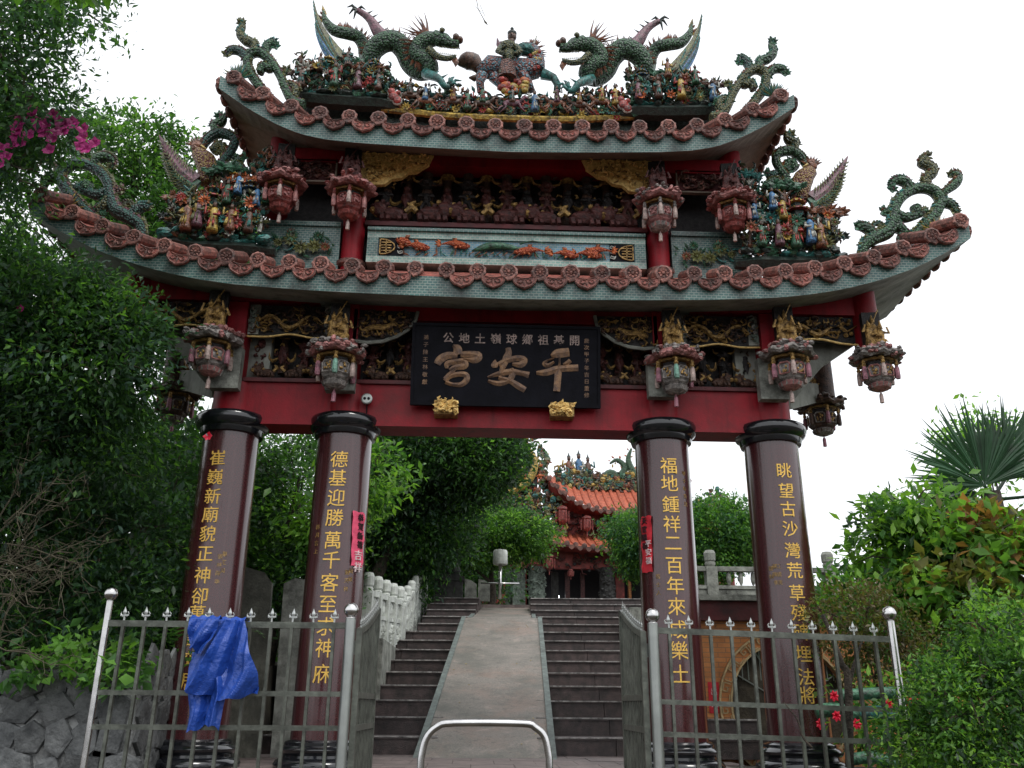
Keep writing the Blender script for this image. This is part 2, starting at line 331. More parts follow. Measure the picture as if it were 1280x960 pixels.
def glyph_col(mb, ch, cx, cy, rad, ang, z, size, m=0, off=.0, asp=1.):
    V, F = glyph(ch, off); q = []
    for v in V:
        t_ = v.x*size*asp; rr = rad+(.0045 if v.z > 0 else -.016)
        q.append((cx+math.sin(ang)*rr+math.cos(ang)*t_, cy-math.cos(ang)*rr+math.sin(ang)*t_, z+v.y*size))
    mb.add(q, F, m)
# ================================================================== GROUND, STAIRS
def ground_z(x, y):
    if y < -7.5: z = -.95
    elif y < -1.6: z = -.95*(( -1.6-y)/5.9)**.8
    else: z = 0
    if y > 2.5: z = min(3.02, (y-2.5)*.25) - (.35 if y < 14.6 else 0)
    if x < -3.35 and y > -1.02: z = max(z, min(1.0+(-3.35-x)*.25, .9)+max(0, y)*.05)
    if x > 2.45 and .6 < y <= 3: z = -.3
    if x > 2.6 and y > 3: z = max(z, 1.4)
    if y > 40: z = lerp(3.02, 0, min(1, (y-40)/60))
    return z
def build_ground():
    xs = [-300, -120, -60, -30, -15, -8, -6, -5, -4.2, -3.7, -3.4, -3.34, -3, -2, -1, 0, 1, 2, 2.4, 2.46, 3, 4, 5, 7, 10, 15, 30, 60, 120, 300]
    ys = [-300, -60, -20, -10, -8, -7, -6, -5, -4, -3.2, -2.4, -1.6, -1.05, -1.01, 0, .6, 1, 2, 2.5, 3, 3.1, 5, 7, 9, 12, 14.2, 14.7, 16, 20, 30, 40, 60, 100, 150, 300]
    v = [(x, y, ground_z(x, y)) for y in ys for x in xs]; n = len(xs)
    f = [(j*n+i, j*n+i+1, (j+1)*n+i+1, (j+1)*n+i) for j in range(len(ys)-1) for i in range(n-1)]
    mb = MB(); mb.add(v, f, 0); mb.build('ground', 'earth', kind='structure')
build_ground()
pv = MB()      # the paved forecourt: rows of slabs with open joints
for j in range(9):
    y0 = 2.35-j*.6
    for i in range(14):
        x0 = -3.2+i*.45+(.2 if j % 2 else 0)
        if x0 > 2.3: continue
        for q in [0]:
            za, zb = max(ground_z(0, y0), -.9)+.006, ground_z(0, y0-.594)+.006
            d = RND.uniform(0, .004)
            pv.add([(x0, y0-.594, zb+d), (x0+.444, y0-.594, zb+d), (x0+.444, y0, za+d), (x0, y0, za+d), (x0, y0-.594, zb-.05), (x0+.444, y0-.594, zb-.05), (x0+.444, y0, za-.05), (x0, y0, za-.05)],
                   [(0, 1, 2, 3), (4, 0, 3, 7), (0, 4, 5, 1), (1, 5, 6, 2), (2, 6, 7, 3)], 0)
pv.build('pavement', 'pave', kind='structure')
SR = thing('stone_stairway', 'dark stone stairway climbing behind the gate on both sides of a ramp', 'stairway', (-.106, 2.3, 0), -R(3))
NS, TR, RISE = 14, 7.0/9, .2185
def step_y(i): return i*TR if i < 9 else i*TR+.35*min(1, (i-8))*0+.0
for i in range(NS):
    y0 = i*TR; z1 = (i+1)*RISE; y1 = y0+TR+.05 if i < NS-1 else y0+1.2
    L = -2.9 if i < 9 else -1.75
    for (xa, xb) in ((L, -.62), (.62, 3.6)):
        st = MB(); n = max(1, round((xb-xa)/1.15)); w = (xb-xa)/n
        for k in range(n):
            dz = RND.uniform(-.003, .003); dy = RND.uniform(-.004, .004)
            st.box(xa+k*w+.004, xa+(k+1)*w-.004, y0+dy+.022, y1, z1-RISE-.02, z1-.03+dz, 0)
            st.box(xa+k*w+.004, xa+(k+1)*w-.004, y0+dy, y1, z1-.03+dz, z1+dz, 0)
        so_ = st.build('step', ['stone_step'], SR); nz = MB()
        x = xa+.01
        while x < xb-.1:
            l = min(RND.uniform(.3, 1.3), xb-x)
            nz.box(x, x+l-.004, y0-.007, y0+.05, z1-.012+RND.uniform(-.002, .002), z1+.006+RND.uniform(-.002, .002)); x += l
        nz.build('nosing', 'stone_nosing', so_)
for i, (ya, yb, wa, za_, zb_) in enumerate(((-1.9, 7.15, .76, 0, 0), (7.15, 12.35, .64, 0, 0))):
    def rz_(y): return (y+.1)*(NS*RISE/((NS-1)*TR+.2))*1.0+.17
    a, b = rz_(ya), rz_(yb)
    if i: b = NS*RISE+.03; a = rz_(7.15)-.02
    p = MB(); p.add([(-wa, ya, a), (wa, ya, a), (wa, yb, b), (-wa, yb, b), (-wa, ya, a-.6), (wa, ya, a-.6), (wa, yb, b-.6), (-wa, yb, b-.6)],
                    [(0, 1, 2, 3), (4, 0, 3, 7), (0, 4, 5, 1), (1, 5, 6, 2), (2, 6, 7, 3)], 0)
    ro = p.build('ramp', 'ramp_stone', SR)
    ww = .085
    for s in (-1, 1):
        bd = MB()
        k0, k1 = sorted((s*wa, s*(wa+ww))); n = 7; h = .025
        for k in range(n):
            t0, t1 = k/n, (k+1)/n; y0, y1, z0, z1 = lerp(ya, yb, t0), lerp(ya, yb, t1)-.006, lerp(a, b, t0)+h, lerp(a, b, t1)+h
            bd.add([(k0, y0, z0), (k1, y0, z0), (k1, y1, z1), (k0, y1, z1), (k0, y0, z0-.7), (k1, y0, z0-.7), (k1, y1, z1-.7), (k0, y1, z1-.7)],
                   [(0, 1, 2, 3), (4, 0, 3, 7), (0, 4, 5, 1), (1, 5, 6, 2), (2, 6, 7, 3)], 0)
        bd.build('ramp_border', 'ramp_border', SR)
tr = MB(); tr.box(-14, 16, 13.9, 60, 2.4, NS*RISE, 0); tr.build('terrace', 'pave', kind='structure')

# ================================================================== THE GATE
G = thing('temple_gate', 'tall red ceremonial gateway with two tiled roofs on four dark granite columns', 'gateway')
LOW = [(0, 5.03), (.8, 5.042), (1.5, 5.055), (2.2, 5.077), (2.9, 5.115), (3.25, 5.155), (3.6, 5.215), (3.9, 5.285), (4.2, 5.37), (4.5, 5.475), (4.8, 5.61), (5.2, 5.83)]
UPP = [(0, 7.015), (.8, 7.035), (1.5, 7.06), (1.8, 7.07), (2.15, 7.095), (2.45, 7.15), (2.75, 7.26), (3.07, 7.41), (3.4, 7.59)]
COLX = [(-3.057, -.12), (-1.793, .0), (1.793, .0), (3.057, .05)]
TXT = ['崔巍新廟貌正神卻萬謀郊居', '德基迎勝萬千客至求神庥', '福地鍾祥二百年來成樂土', '眺望古沙灣荒草殘碑埋法將']
TXY = [[(272, 572), (271, 596), (268, 620), (264, 643), (259, 667), (254, 692), (253, 719), (250, 745), (238, 767), (236, 797), (234, 824), (229, 852)],
       [(420, 574), (420, 597), (418, 622), (416, 647), (413, 675), (409, 700), (409, 728), (405, 755), (404, 783), (402, 810), (399, 842)],
       [(832, 582), (833, 604), (833, 630), (833, 655), (836, 679), (837, 707), (841, 732), (842, 758), (844, 787), (846, 813), (847, 842)],
       [(975, 588), (978, 613), (981, 636), (983, 661), (985, 688), (991, 713), (992, 741), (995, 766), (996, 790), (999, 817), (1001, 846), (1002, 869)]]
SMALL = [[(.50, 2.02, '張林陳李'), (.64, 2.05, '蔡王吳')], [(-.62, 2.35, '林月宮上'), (.56, 1.88, '劉天祥'), (.70, 1.9, '黃啟')], [(.62, 3.0, '甲子年吉旦'), (-.58, 1.88, '信士人')], [(-.80, 1.98, '蔡林'), (-.66, 2.0, '蘇陳李'), (-.52, 2.0, '江曾黃')]]
for ci, (cx, ta) in enumerate(COLX):
    mb = MB(); mb.lathe([(.318, .2), (.312, 1.2), (.304, 2.4), (.300, 3.42)], (cx, 0, 0), 48)
    c = smooth_round(mb.build('column', 'granite', G))
    mb = MB(); mb.lathe([(.30, 3.385), (.335, 3.39), (.345, 3.42), (.35, 3.45), (.385, 3.475), (.405, 3.52), (.41, 3.56), (.395, 3.60), (.36, 3.62), (.2, 3.625)], (cx, 0, 0), 40)
    smooth_round(mb.build('capital', 'black_stone', c))
    mb = MB(); mb.lathe([(.44, -.25), (.44, -.02), (.46, .0), (.465, .04), (.44, .08), (.39, .10), (.385, .125), (.41, .15), (.42, .175), (.40, .2), (.37, .215), (.37, .24), (.34, .262), (.31, .265)], (cx, 0, 0), 40)
    smooth_round(mb.build('base_moulding', 'black_stone', c))
    mb = MB(); mb.box(cx-.52, cx+.52, -.52, .52, -.6, -.2); mb.build('plinth', 'black_stone', c)
    for ch, (u, v) in zip(TXT[ci], TXY[ci]):
        z = at(u, v, -.3).z; g = MB(); glyph_col(g, ch, cx, 0, .306+(2.4-z)*.005, ta, z, .196 if ci in (1, 2) else .18, off=0)
        g.build('character', 'gold_letter', c)
    for (a, z0, s_) in SMALL[ci]:
        g = MB()
        for k, ch in enumerate(s_): glyph_col(g, ch, cx, 0, .305+(2.4-z0)*.005, a+ta, z0-k*.085, .055)
        g.build('small_inscription', 'gold_old', c)['kind'] = 'stuff'
    # short red post above the capital
    mb = MB(); mb.lathe([(.25, 3.62), (.25, 4.0)], (cx, 0, 0), 28); smooth_round(mb.build('upper_post', 'red_paint', G))
    mb = MB(); mb.box(cx-.11, cx+.11, -.36, .1, 4.02, 4.9); mb.build('upper_post', 'red_paint', G)
    mb = MB(); mb.box(cx-.20, cx+.12, -.42, -.3, 3.83, 4.32); mb.build('bracket_block', 'stone_weathered', G)
def gbox(name, mt, *a, parent=G):
    mb = MB(); mb.box(*a); return mb.build(name, mt, parent)
gbox('lintel', 'red_paint', -2.95, 2.95, -.19, .19, 3.50, 3.985)
gbox('lintel_coping', 'dark_red', -3.2, 3.2, -.23, .23, 3.986, 4.03)
gbox('back_panel', 'carved_dark', -3.0, 3.0, .06, .14, 4.031, 4.95)
gbox('eave_beam', 'red_paint', -1.9, 1.9, -.32, -.12, 4.735, 4.99)
for s in (-1, 1):
    a, b = sorted((s*1.903, s*4.16)); gbox('eave_beam', 'red_paint', a, b, -.32, -.12, 4.93, 5.16)
    a, b = sorted((s*3.2, s*4.2)); gbox('eave_beam', 'red_paint', a, b, .4, .55, 4.93, 5.16)
    # hanging posts at the roof ends
    mb = MB(); mb.lathe([(.15, 4.5), (.15, 5.3)], (s*4.24, -.26, 0), 24); smooth_round(mb.build('hanging_post', 'red_paint', G))
    mb = MB(); mb.lathe([(.13, 4.25), (.13, 5.3)], (s*4.05, .7, 0), 20); smooth_round(mb.build('hanging_post', 'carved_wood', G))
    # plaster cantilever arms behind the lanterns
    mb = MB(); mb.prism([(s*2.7, 3.83), (s*3.25, 3.83), (s*3.75, 4.38), (s*4.3, 4.75), (s*4.3, 4.95), (s*2.7, 4.95)], -.10, .02); mb.build('cantilever_arm', 'plaster', G)
    mb = MB(); mb.add([(s*3.1, .02, 3.86), (s*3.35, .02, 3.86), (s*4.2, .85, 4.3), (s*3.9, .85, 4.3), (s*3.1, .02, 4.2), (s*3.35, .02, 4.2), (s*4.2, .85, 4.5), (s*3.9, .85, 4.5)],
            [(0, 1, 2, 3), (4, 7, 6, 5), (0, 4, 5, 1), (1, 5, 6, 2), (2, 6, 7, 3), (3, 7, 4, 0)], 0); mb.build('cantilever_arm', 'plaster', G)

def roof(tab, xe, yf, fb, fe, zin0, zin1, yin, ztop, ytop, name, soff):
    "slab roof with a curved eave: fascia, soffit and tiled slope, front and rear alike"
    r = thing(name, '', '') if 0 else None
    xs = [xe*math.sin(t*math.pi/2*.0+0)*0 + xe*t for t in np.linspace(-1, 1, 61)]
    fas, sof, top = MB(), MB(), MB()
    def fd(x): return lerp(fb, fe, min(1, (abs(x)/xe)**4))
    def yo(x): return yf-.12*(max(0, abs(x)/xe-.7)/.3)**2
    for s in (1, -1):
        V = []; 
        for x in xs:
            z = table(tab, x); b = z-fd(x)
            zi = b+lerp(zin0, zin1, min(1, (abs(x)/xe)**3))
            y = yo(x); V.append((x, y, z-.07, b, zi))
        def Y(y): return y if s == 1 else -y
        n = len(V)
        def strip(mb, A, B, m=0, rev=False):
            o = len(mb.v); v = [(p[0], Y(p[1]), p[2]) for p in A]+[(p[0], Y(p[1]), p[2]) for p in B]
            f = [(i, i+1, n+i+1, n+i) for i in range(n-1)]
            if rev != (s == -1): f = [tuple(reversed(q)) for q in f]
            mb.add(v, f, m)
        strip(fas, [(p[0], p[1], p[3]) for p in V], [(p[0], p[1]-.015, p[2]) for p in V])
        strip(sof, [(p[0], yin, p[4]) for p in V], [(p[0], p[1], p[3]) for p in V])
        strip(sof, [(p[0], 0, p[4]+.0) for p in V], [(p[0], yin, p[4]) for p in V])
        strip(top, [(p[0], p[1]-.015, p[2]) for p in V], [(p[0], ytop*1.0, ztop(p[0])) for p in V])
        strip(top, [(p[0], ytop, ztop(p[0])) for p in V], [(p[0], 0, ztop(p[0])+.02) for p in V])
    for s in (-1, 1):      # gable ends
        x = s*xe; z = table(tab, x); b = z-fe; y = yo(x)
        P = [(x, y, b), (x, y-.015, z-.07), (x, ytop, ztop(x)), (x, 0, ztop(x)+.02), (x, -ytop, ztop(x)), (x, -y+.015, z-.07), (x, -y, b), (x, -yin, b+zin1), (x, yin, b+zin1)]
        sof.add(P if s < 0 else list(reversed(P)), [tuple(range(len(P)))], 0)
        # rolled tile edge along the gable
        for k in range(9):
            t = (k+.5)/9; yy = lerp(y, -y, t); zz = lerp(z, z, t)-.12
            o = MB(); o.ell((x+s*.03, yy, zz-.02*math.sin(t*3.1)), (.05, .11, .10), 0, 8, 5); o.build('edge_tile', 'tile_rim', G)
    fas.build(name+'_fascia', 'mosaic_green', G); sof.build(name+'_soffit', soff, G); top.build(name+'_slope', 'tile_pink', G)
def zt_low(x):
    return 5.40+max(0, table(LOW, x)-5.11)*1.0
def zt_up(x):
    return 7.42+max(0, table(UPP, x)-7.10)*.9
roof(LOW, 5.2, -.95, .30, .26, .16, .06, -.30, zt_low, -.25, 'lower_roof', 'plaster')
roof(UPP, 3.42, -.85, .33, .24, .30, .10, -.27, zt_up, -.12, 'upper_roof', 'plaster_tan')

# eave tiles: rolled end tile with a flower boss, and a scalloped drip tile
def end_tile():
    mb = MB(); n = 18
    prof = [(.088, .0), (.106, .005), (.112, .02), (.104, .038), (.086, .045), (.076, .030)]
    v = []; 
    for r, d in prof:
        for j in range(n):
            t = 2*math.pi*j/n; g = r*(1+(.10 if j % 2 and r > .1 else 0)); pt = 1.0
            if abs(t-1.5*math.pi) < .3 and r > .09: pt = 1.16
            v.append((math.cos(t)*g*pt, -d, math.sin(t)*g*pt))
    f = [(i*n+j, (i+1)*n+j, (i+1)*n+(j+1) % n, i*n+(j+1) % n) for i in range(len(prof)-1) for j in range(n)]
    mb.add(v, f, 0)
    c = [(math.cos(2*math.pi*j/n)*.076, -.030, math.sin(2*math.pi*j/n)*.076) for j in range(n)]+[(0, -.012, 0)]
    mb.add(c, [(j, (j+1) % n, n) for j in range(n)], 1)
    for j in range(8):
        t = 6.283*j/8; d = Vector((math.cos(t), 0, math.sin(t))); mb.leaf(Vector((0, -.02, 0))+d*.02, Vector((0, -.036, 0))+d*.072, .018, 0, .3)
    mb.ell((0, -.028, 0), (.022, .018, .022), 0, 6, 4)
    a = math.radians(28)     # barrel running back up the slope
    P = [(0, -.01, 0), (0, .25, .12), (0, .55, .26)]
    mb.tube(P, [.088, .085, .085], 10, 0); return mb
def drip_tile():
    mb = MB(); P = []
    pts = [(-.138, .055), (-.142, .02), (-.135, -.02), (-.112, -.052), (-.085, -.078), (-.05, -.092), (-.025, -.103), (0, -.116), (.025, -.103), (.05, -.092), (.085, -.078), (.112, -.052), (.135, -.02), (.142, .02), (.138, .055)]
    top = [(.09, .035), (.045, .018), (0, .012), (-.045, .018), (-.09, .035)]
    mb.prism(list(reversed(pts+top)), -.018, .02, 1)
    rim = [(x*.95, -.022, z*.95) for x, z in pts]; mb.tube(rim, .0125, 4, 0)
    mb.tube([(-.10, -.022, .045), (-.05, -.022, .03), (0, -.022, .024), (.05, -.022, .03), (.10, -.022, .045)], .009, 4, 0)
    for s in (-1, 1):
        mb.tube([(s*.02, -.022, -.015), (s*.05, -.022, -.045), (s*.085, -.022, -.028), (s*.08, -.022, .005), (s*.055, -.022, .0)], [.011, .012, .010, .008, .005], 4, 0)
        mb.tube([(s*.01, -.022, .0), (s*.03, -.022, .012), (s*.055, -.022, .018)], [.008, .007, .004], 4, 0)
    mb.leaf((0, -.022, .01), (0, -.024, -.09), .02, 0, .4)
    mb.tube([(0, .0, .0), (0, .3, .11)], [.1, .1], 6, 0, flat=.35, fl=(0, 0, 1)); return mb
ET = end_tile(); DT = drip_tile(); et_me = dt_me = None
def slope_rot(tab, x):
    e = .05; return -math.atan2(table(tab, x+e)-table(tab, x-e), 2*e)
def eave(tab, xs, yf, xe, skip=()):
    global et_me, dt_me
    def yo(x): return yf-.12*(max(0, abs(x)/xe-.7)/.3)**2
    for side in (1, -1):
        for i, x in enumerate(xs):
            if et_me is None: o = ET.build('end_tile', ['tile_rim', 'tile_hollow_shade'], G, smooth=False); et_me = o.data
            else: o = link('end_tile', et_me, G)
            o.location = (x, side*(yo(x)-.035), table(tab, x)); o.rotation_euler = (RND.uniform(-.1, .05), slope_rot(tab, x)*.9+RND.uniform(-.04, .04), 0 if side == 1 else math.pi)
            if side == -1: o.rotation_euler[1] *= -1
            o.scale = [.83*RND.uniform(.95, 1.05)]*3
            if i+1 < len(xs):
                xm = (x+xs[i+1])/2
                if (side == 1 and i in skip): continue
                if dt_me is None: o = DT.build('drip_tile', ['tile_rim', 'tile_pink'], G); dt_me = o.data
                else: o = link('drip_tile', dt_me, G)
                o.location = (xm, side*(yo(xm)-.045), table(tab, xm)-.105); o.rotation_euler = (RND.uniform(-.12, .02), slope_rot(tab, xm)*.9+RND.uniform(-.05, .05), 0 if side == 1 else math.pi)
                if side == -1: o.rotation_euler[1] *= -1
                o.scale = (.90*RND.uniform(.96, 1.04),)*3
eave(LOW, [-5.1+i*(10.2/30) for i in range(31)], -.95, 5.2, skip=(12,))
eave(UPP, [-3.26+i*(6.52/19) for i in range(20)], -.85, 3.42)

# ---- upper storey
gbox('upper_shade_panel', 'carved_dark', -2.95, 2.95, .12, .2, 5.3, 7.2)  # near-black sheet, its colour stands in for the shade inside the upper storey
gbox('upper_beam', 'red_paint', -2.85, 2.85, -.27, -.02, 6.86, 7.06)
gbox('upper_sill', 'dark_red', -1.72, 1.72, -.22, .1, 6.03, 6.09)
for x, rr, z0, z1 in ((-1.86, .135, 5.3, 6.98), (1.86, .135, 5.3, 6.98), (-2.83, .15, 6.2, 7.35), (2.83, .15, 6.2, 7.35)):
    mb = MB(); mb.lathe([(rr, z0), (rr, z1)], (x, -.12, 0), 24); smooth_round(mb.build('upper_column', 'red_paint', G))
    if abs(x) < 2: mb = MB(); mb.lathe([(.15, 5.46), (.19, 5.48), (.19, 5.53), (.15, 5.55)], (x, -.12, 0), 20); mb.build('column_ring', 'tile_rim', G)
def curlies(mb, x0, x1, z0, z1, y, n, ms, r=.02, size=.09, rnd=RND, inside=None):
    "tangled scrolls and knobs of a deep relief carving"
    for _ in range(n):
        x, z = rnd.uniform(x0+size*.4, x1-size*.4), rnd.uniform(z0+size*.3, z1-size*.3)
        if inside and not inside(x, z): continue
        k = rnd.random(); m_ = rnd.choice(ms); yy = y-rnd.uniform(0, .05); a0 = rnd.uniform(0, 6.28); s = size*rnd.uniform(.5, 1)
        if k < .6:
            d = rnd.choice((-1, 1)); P = [(x+math.cos(a0+d*t*.9)*s*(1-t*.2), yy-.012*t, z+math.sin(a0+d*t*.9)*s*(1-t*.2)*.8) for t in range(5)]
            mb.tube(P, [r*.4, r, r, r*.8, r*.3], 4, m_)
        elif k < .85: mb.ell((x, yy, z), (s*.35, .025, s*.3), m_, 6, 4)
        else: mb.leaf((x, yy, z), (x+math.cos(a0)*s, yy-.02, z+math.sin(a0)*s), s*.25, m_)
def relief(name, x0, x1, z0, z1, y, n, bg_, mats, frame=None, r=.014, size=.1, creature=True, fr=.02, label=None):
    p = gbox(name, bg_, x0, x1, y, y+.05, z0, z1)
    mb = MB(); curlies(mb, x0+.02, x1-.02, z0+.02, z1-.02, y, n, list(range(len(mats))), r, size)
    if creature:
        w_ = x1-x0; h = z1-z0; cx = (x0+x1)/2; P = [(x0+w_*(.12+.76*t/8), y-.045, z0+h*(.42+.2*math.sin(t*1.2))) for t in range(9)]
        gi = len(mats)-1; mb.tube(cat(P, 3), [r*.8, r*2.2, r*2.4, r*1.8, r*.6], 5, gi)
        for t in range(1, 8, 2): mb.tube([P[t], (P[t][0]+.04, y-.06, P[t][2]-h*.22), (P[t][0]+.08, y-.06, P[t][2]-h*.26)], [r, r*.8, r*.4], 4, gi)
        mb.ell((P[0][0], y-.06, P[0][2]+.02), (r*3, r*2.4, r*2.6), gi, 7, 5)
        for t in range(7): mb.tube([P[-1], (P[-1][0]+.03+.02*t, y-.06, P[-1][2]+h*(.05+.04*t))], [r*.7, r*.2], 4, gi)
    mb.build('relief_carving', mats, p)
    if frame:
        f = MB(); f.box(x0-fr, x1+fr, y-.03, y+.03, z1, z1+fr); f.box(x0-fr, x1+fr, y-.03, y+.03, z0-fr, z0); f.box(x0-fr, x0, y-.03, y+.03, z0, z1); f.box(x1, x1+fr, y-.03, y+.03, z0, z1); f.build('panel_frame', frame, p)
    return p
# fish panel between the roofs
fp = gbox('fish_panel', 'mosaic_blue', -1.53, 1.53, -.30, -.12, 5.555, 5.80)
bo = MB(); bo.box(-1.66, 1.66, -.325, -.12, 5.80, 5.885); bo.build('panel_border', 'mosaic_pale', fp)
bo = MB(); bo.box(-1.66, 1.66, -.325, -.12, 5.47, 5.555); bo.build('panel_border', 'mosaic_pale', fp)
bo = MB(); bo.box(-1.66, 1.66, -.36, -.12, 5.885, 5.925); bo.build('panel_border', 'mosaic_green', fp)
for s in (-1, 1):
    a, b = sorted((s*1.53, s*1.66)); bo = MB(); bo.box(a, b, -.325, -.12, 5.555, 5.80); bo.build('panel_border', 'mosaic_green', fp)
    md = MB(); md.box(*sorted((s*1.23, s*1.52)), -.315, -.30, 5.565, 5.79, 1)
    arc = [(s*(1.50-.17*math.sin(t)), -.325, 5.677+.10*math.cos(t)) for t in np.linspace(0, math.pi, 9)]
    md.tube(arc, .010, 5, 0); md.tube([(s*1.505, -.325, 5.58), (s*1.505, -.325, 5.775)], .01, 5, 0)
    for dz in (-.055, -.018, .018, .055): md.box(*sorted((s*1.37, s*1.49)), -.335, -.315, 5.677+dz-.006, 5.677+dz+.006, 0)
    md.box(*sorted((s*1.425, s*1.437)), -.335, -.315, 5.60, 5.755, 0)
    for q in (5.61, 5.68, 5.745):
        for d in (-1, 1): md.tube([(s*(1.29+d*.0), -.325, q), (s*(1.27+d*.025), -.325, q+.02), (s*(1.26+d*.03), -.325, q-.005), (s*1.275, -.325, q-.02)], .007, 4, 2)
    md.build('medallion', ['gold_old', 'plaque_black', 'stone_white'], fp)
def fish(x, z, d, L_, dy=0, tilt=0):
    f = MB(); P = [(x+d*L_*(t/7-.45), -.345+dy, z+tilt*(t/7-.5)*L_+.02*math.sin(t*.7)) for t in range(8)]
    f.tube(P, [.008, .016, .026, .040, .048, .048, .040, .016], 8, 0, flat=.8)
    T = Vector(P[0])
    for a in (-.9, -.35, .3, .85): f.leaf(T, T+Vector((-d*.09*math.cos(a), -.01, .075*math.sin(a)+.015)), .02, 1)
    B = Vector(P[4]); f.leaf(B+Vector((0, -.01, -.03)), B+Vector((-d*.05, -.04, -.085)), .018, 1); f.leaf(B+Vector((0, 0, .03)), B+Vector((-d*.07, 0, .085)), .03, 1)
    f.leaf(B+Vector((d*.04, -.02, -.03)), B+Vector((d*.02, -.05, -.08)), .014, 1)
    h = Vector(P[6]); f.ell(h+Vector((0, -.035, .012)), .009, 2, 6, 4)
    f.build('fish', ['fish_orange', 'glaze_orange', 'plaque_black'], fp, smooth=True)
for u, v, d, l in ((520, 308, 1, .30), (568, 306, 1, .34), (663, 314, -1, .36), (706, 318, 1, .30), (735, 318, 1, .30), (748, 314, -1, .34)):
    p = at(u, v, -.34); fish(p.x, min(5.72, max(5.63, p.z)), d, l)
p = at(508, 302, -.34); fish(p.x, 5.73, -1, .22, 0, .6)
sh = MB(); P = [(-.42+.09*t, -.35, 5.63+.012*t+.05*math.sin(t*.6)) for t in range(8)]; sh.tube(P, [.012, .035, .05, .05, .045, .038, .028, .012], 8, 0, flat=.8)
for t in range(8): sh.tube([(-.40+.08*t, -.36, 5.62), (-.46+.08*t, -.37, 5.565)], [.008, .003], 4, 1)
sh.tube(cat([(.15, -.36, 5.74), (.3, -.37, 5.78), (.45, -.36, 5.75)], 3), [.012, .004], 4, 0); sh.build('shrimp', ['glaze_green', 'glaze_rust'], fp, smooth=True)
wd = MB(); rr = random.Random(3)
for i in range(46):
    x = -1.2+i*.053+rr.uniform(-.02, .02); z = 5.56; h = rr.uniform(.04, .16); wd.leaf((x, -.325, z), (x+rr.uniform(-.1, .1), -.33, z+h), .012, rr.choice((0, 0, 1, 2)))
wd.build('water_weeds', ['glaze_teal', 'glaze_green', 'glaze_rust'], fp)
# bands below the fish panel
for s in (-1, 1):
    a, b = sorted((s*2.0, s*2.95)); sp = gbox('side_panel', 'mosaic_green', a, b, -.22, -.1, 5.4, 5.98); bb = MB(); bb.box(a, b, -.25, -.1, 5.98, 6.04); bb.build('panel_border', 'mosaic_green', sp)
    fl = MB(); rr = random.Random(5)
    for k in range(8): fl.rosette((s*rr.uniform(2.15, 2.8), -.27, rr.uniform(5.62, 5.88)), rr.uniform(.06, .10), rr.choice((0, 1, 3)), 10, .4, 0)
    for c0 in (2.62, 2.78):
        fl.tube([(s*(c0+.09*math.cos(t)), -.25, 5.72+.09*math.sin(t)) for t in np.linspace(0, 5, 10)], .014, 5, 2)
    for k in range(30): x = s*rr.uniform(2.05, 2.9); z = rr.uniform(5.5, 5.8); fl.leaf((x, -.24, z), (x+rr.uniform(-.1, .1), -.28, z+rr.uniform(-.02, .12)), .02, 3)
    fl.build('flower_relief', ['glaze_olive', 'glaze_rust', 'glaze_teal', 'glaze_green'], sp)['kind'] = 'stuff'
    # small framed carved panel and gilded corbel under the top beam
    a, b = sorted((s*2.12, s*2.68)); relief('small_carved_panel', a, b, 6.60, 6.88, -.24, 60, 'dark_red', ['carved_wood', 'carved_red', 'tile_rim'], frame='plaster_tan', r=.016, size=.09, creature=False)
    P = [(s*1.80, 7.0), (s*.92, 6.985), (s*.97, 6.86), (s*1.05, 6.80), (s*1.12, 6.74), (s*1.22, 6.73), (s*1.30, 6.65), (s*1.42, 6.63), (s*1.50, 6.55), (s*1.80, 6.535)]
    cb = MB(); cb.prism(P if s < 0 else P[::-1], -.30, -.24); c_ = cb.build('gilded_corbel', 'gold', G)
    ca = MB()
    def ins(x, z, s=s): return z > 6.56+max(0, (1.65-abs(x)))*.42
    curlies(ca, *sorted((s*1.78, s*.98)), 6.56, 6.98, -.30, 150, [0, 0, 1], .011, .07, random.Random(9), ins); ca.build('relief_carving', ['gold', 'gold_old'], c_)
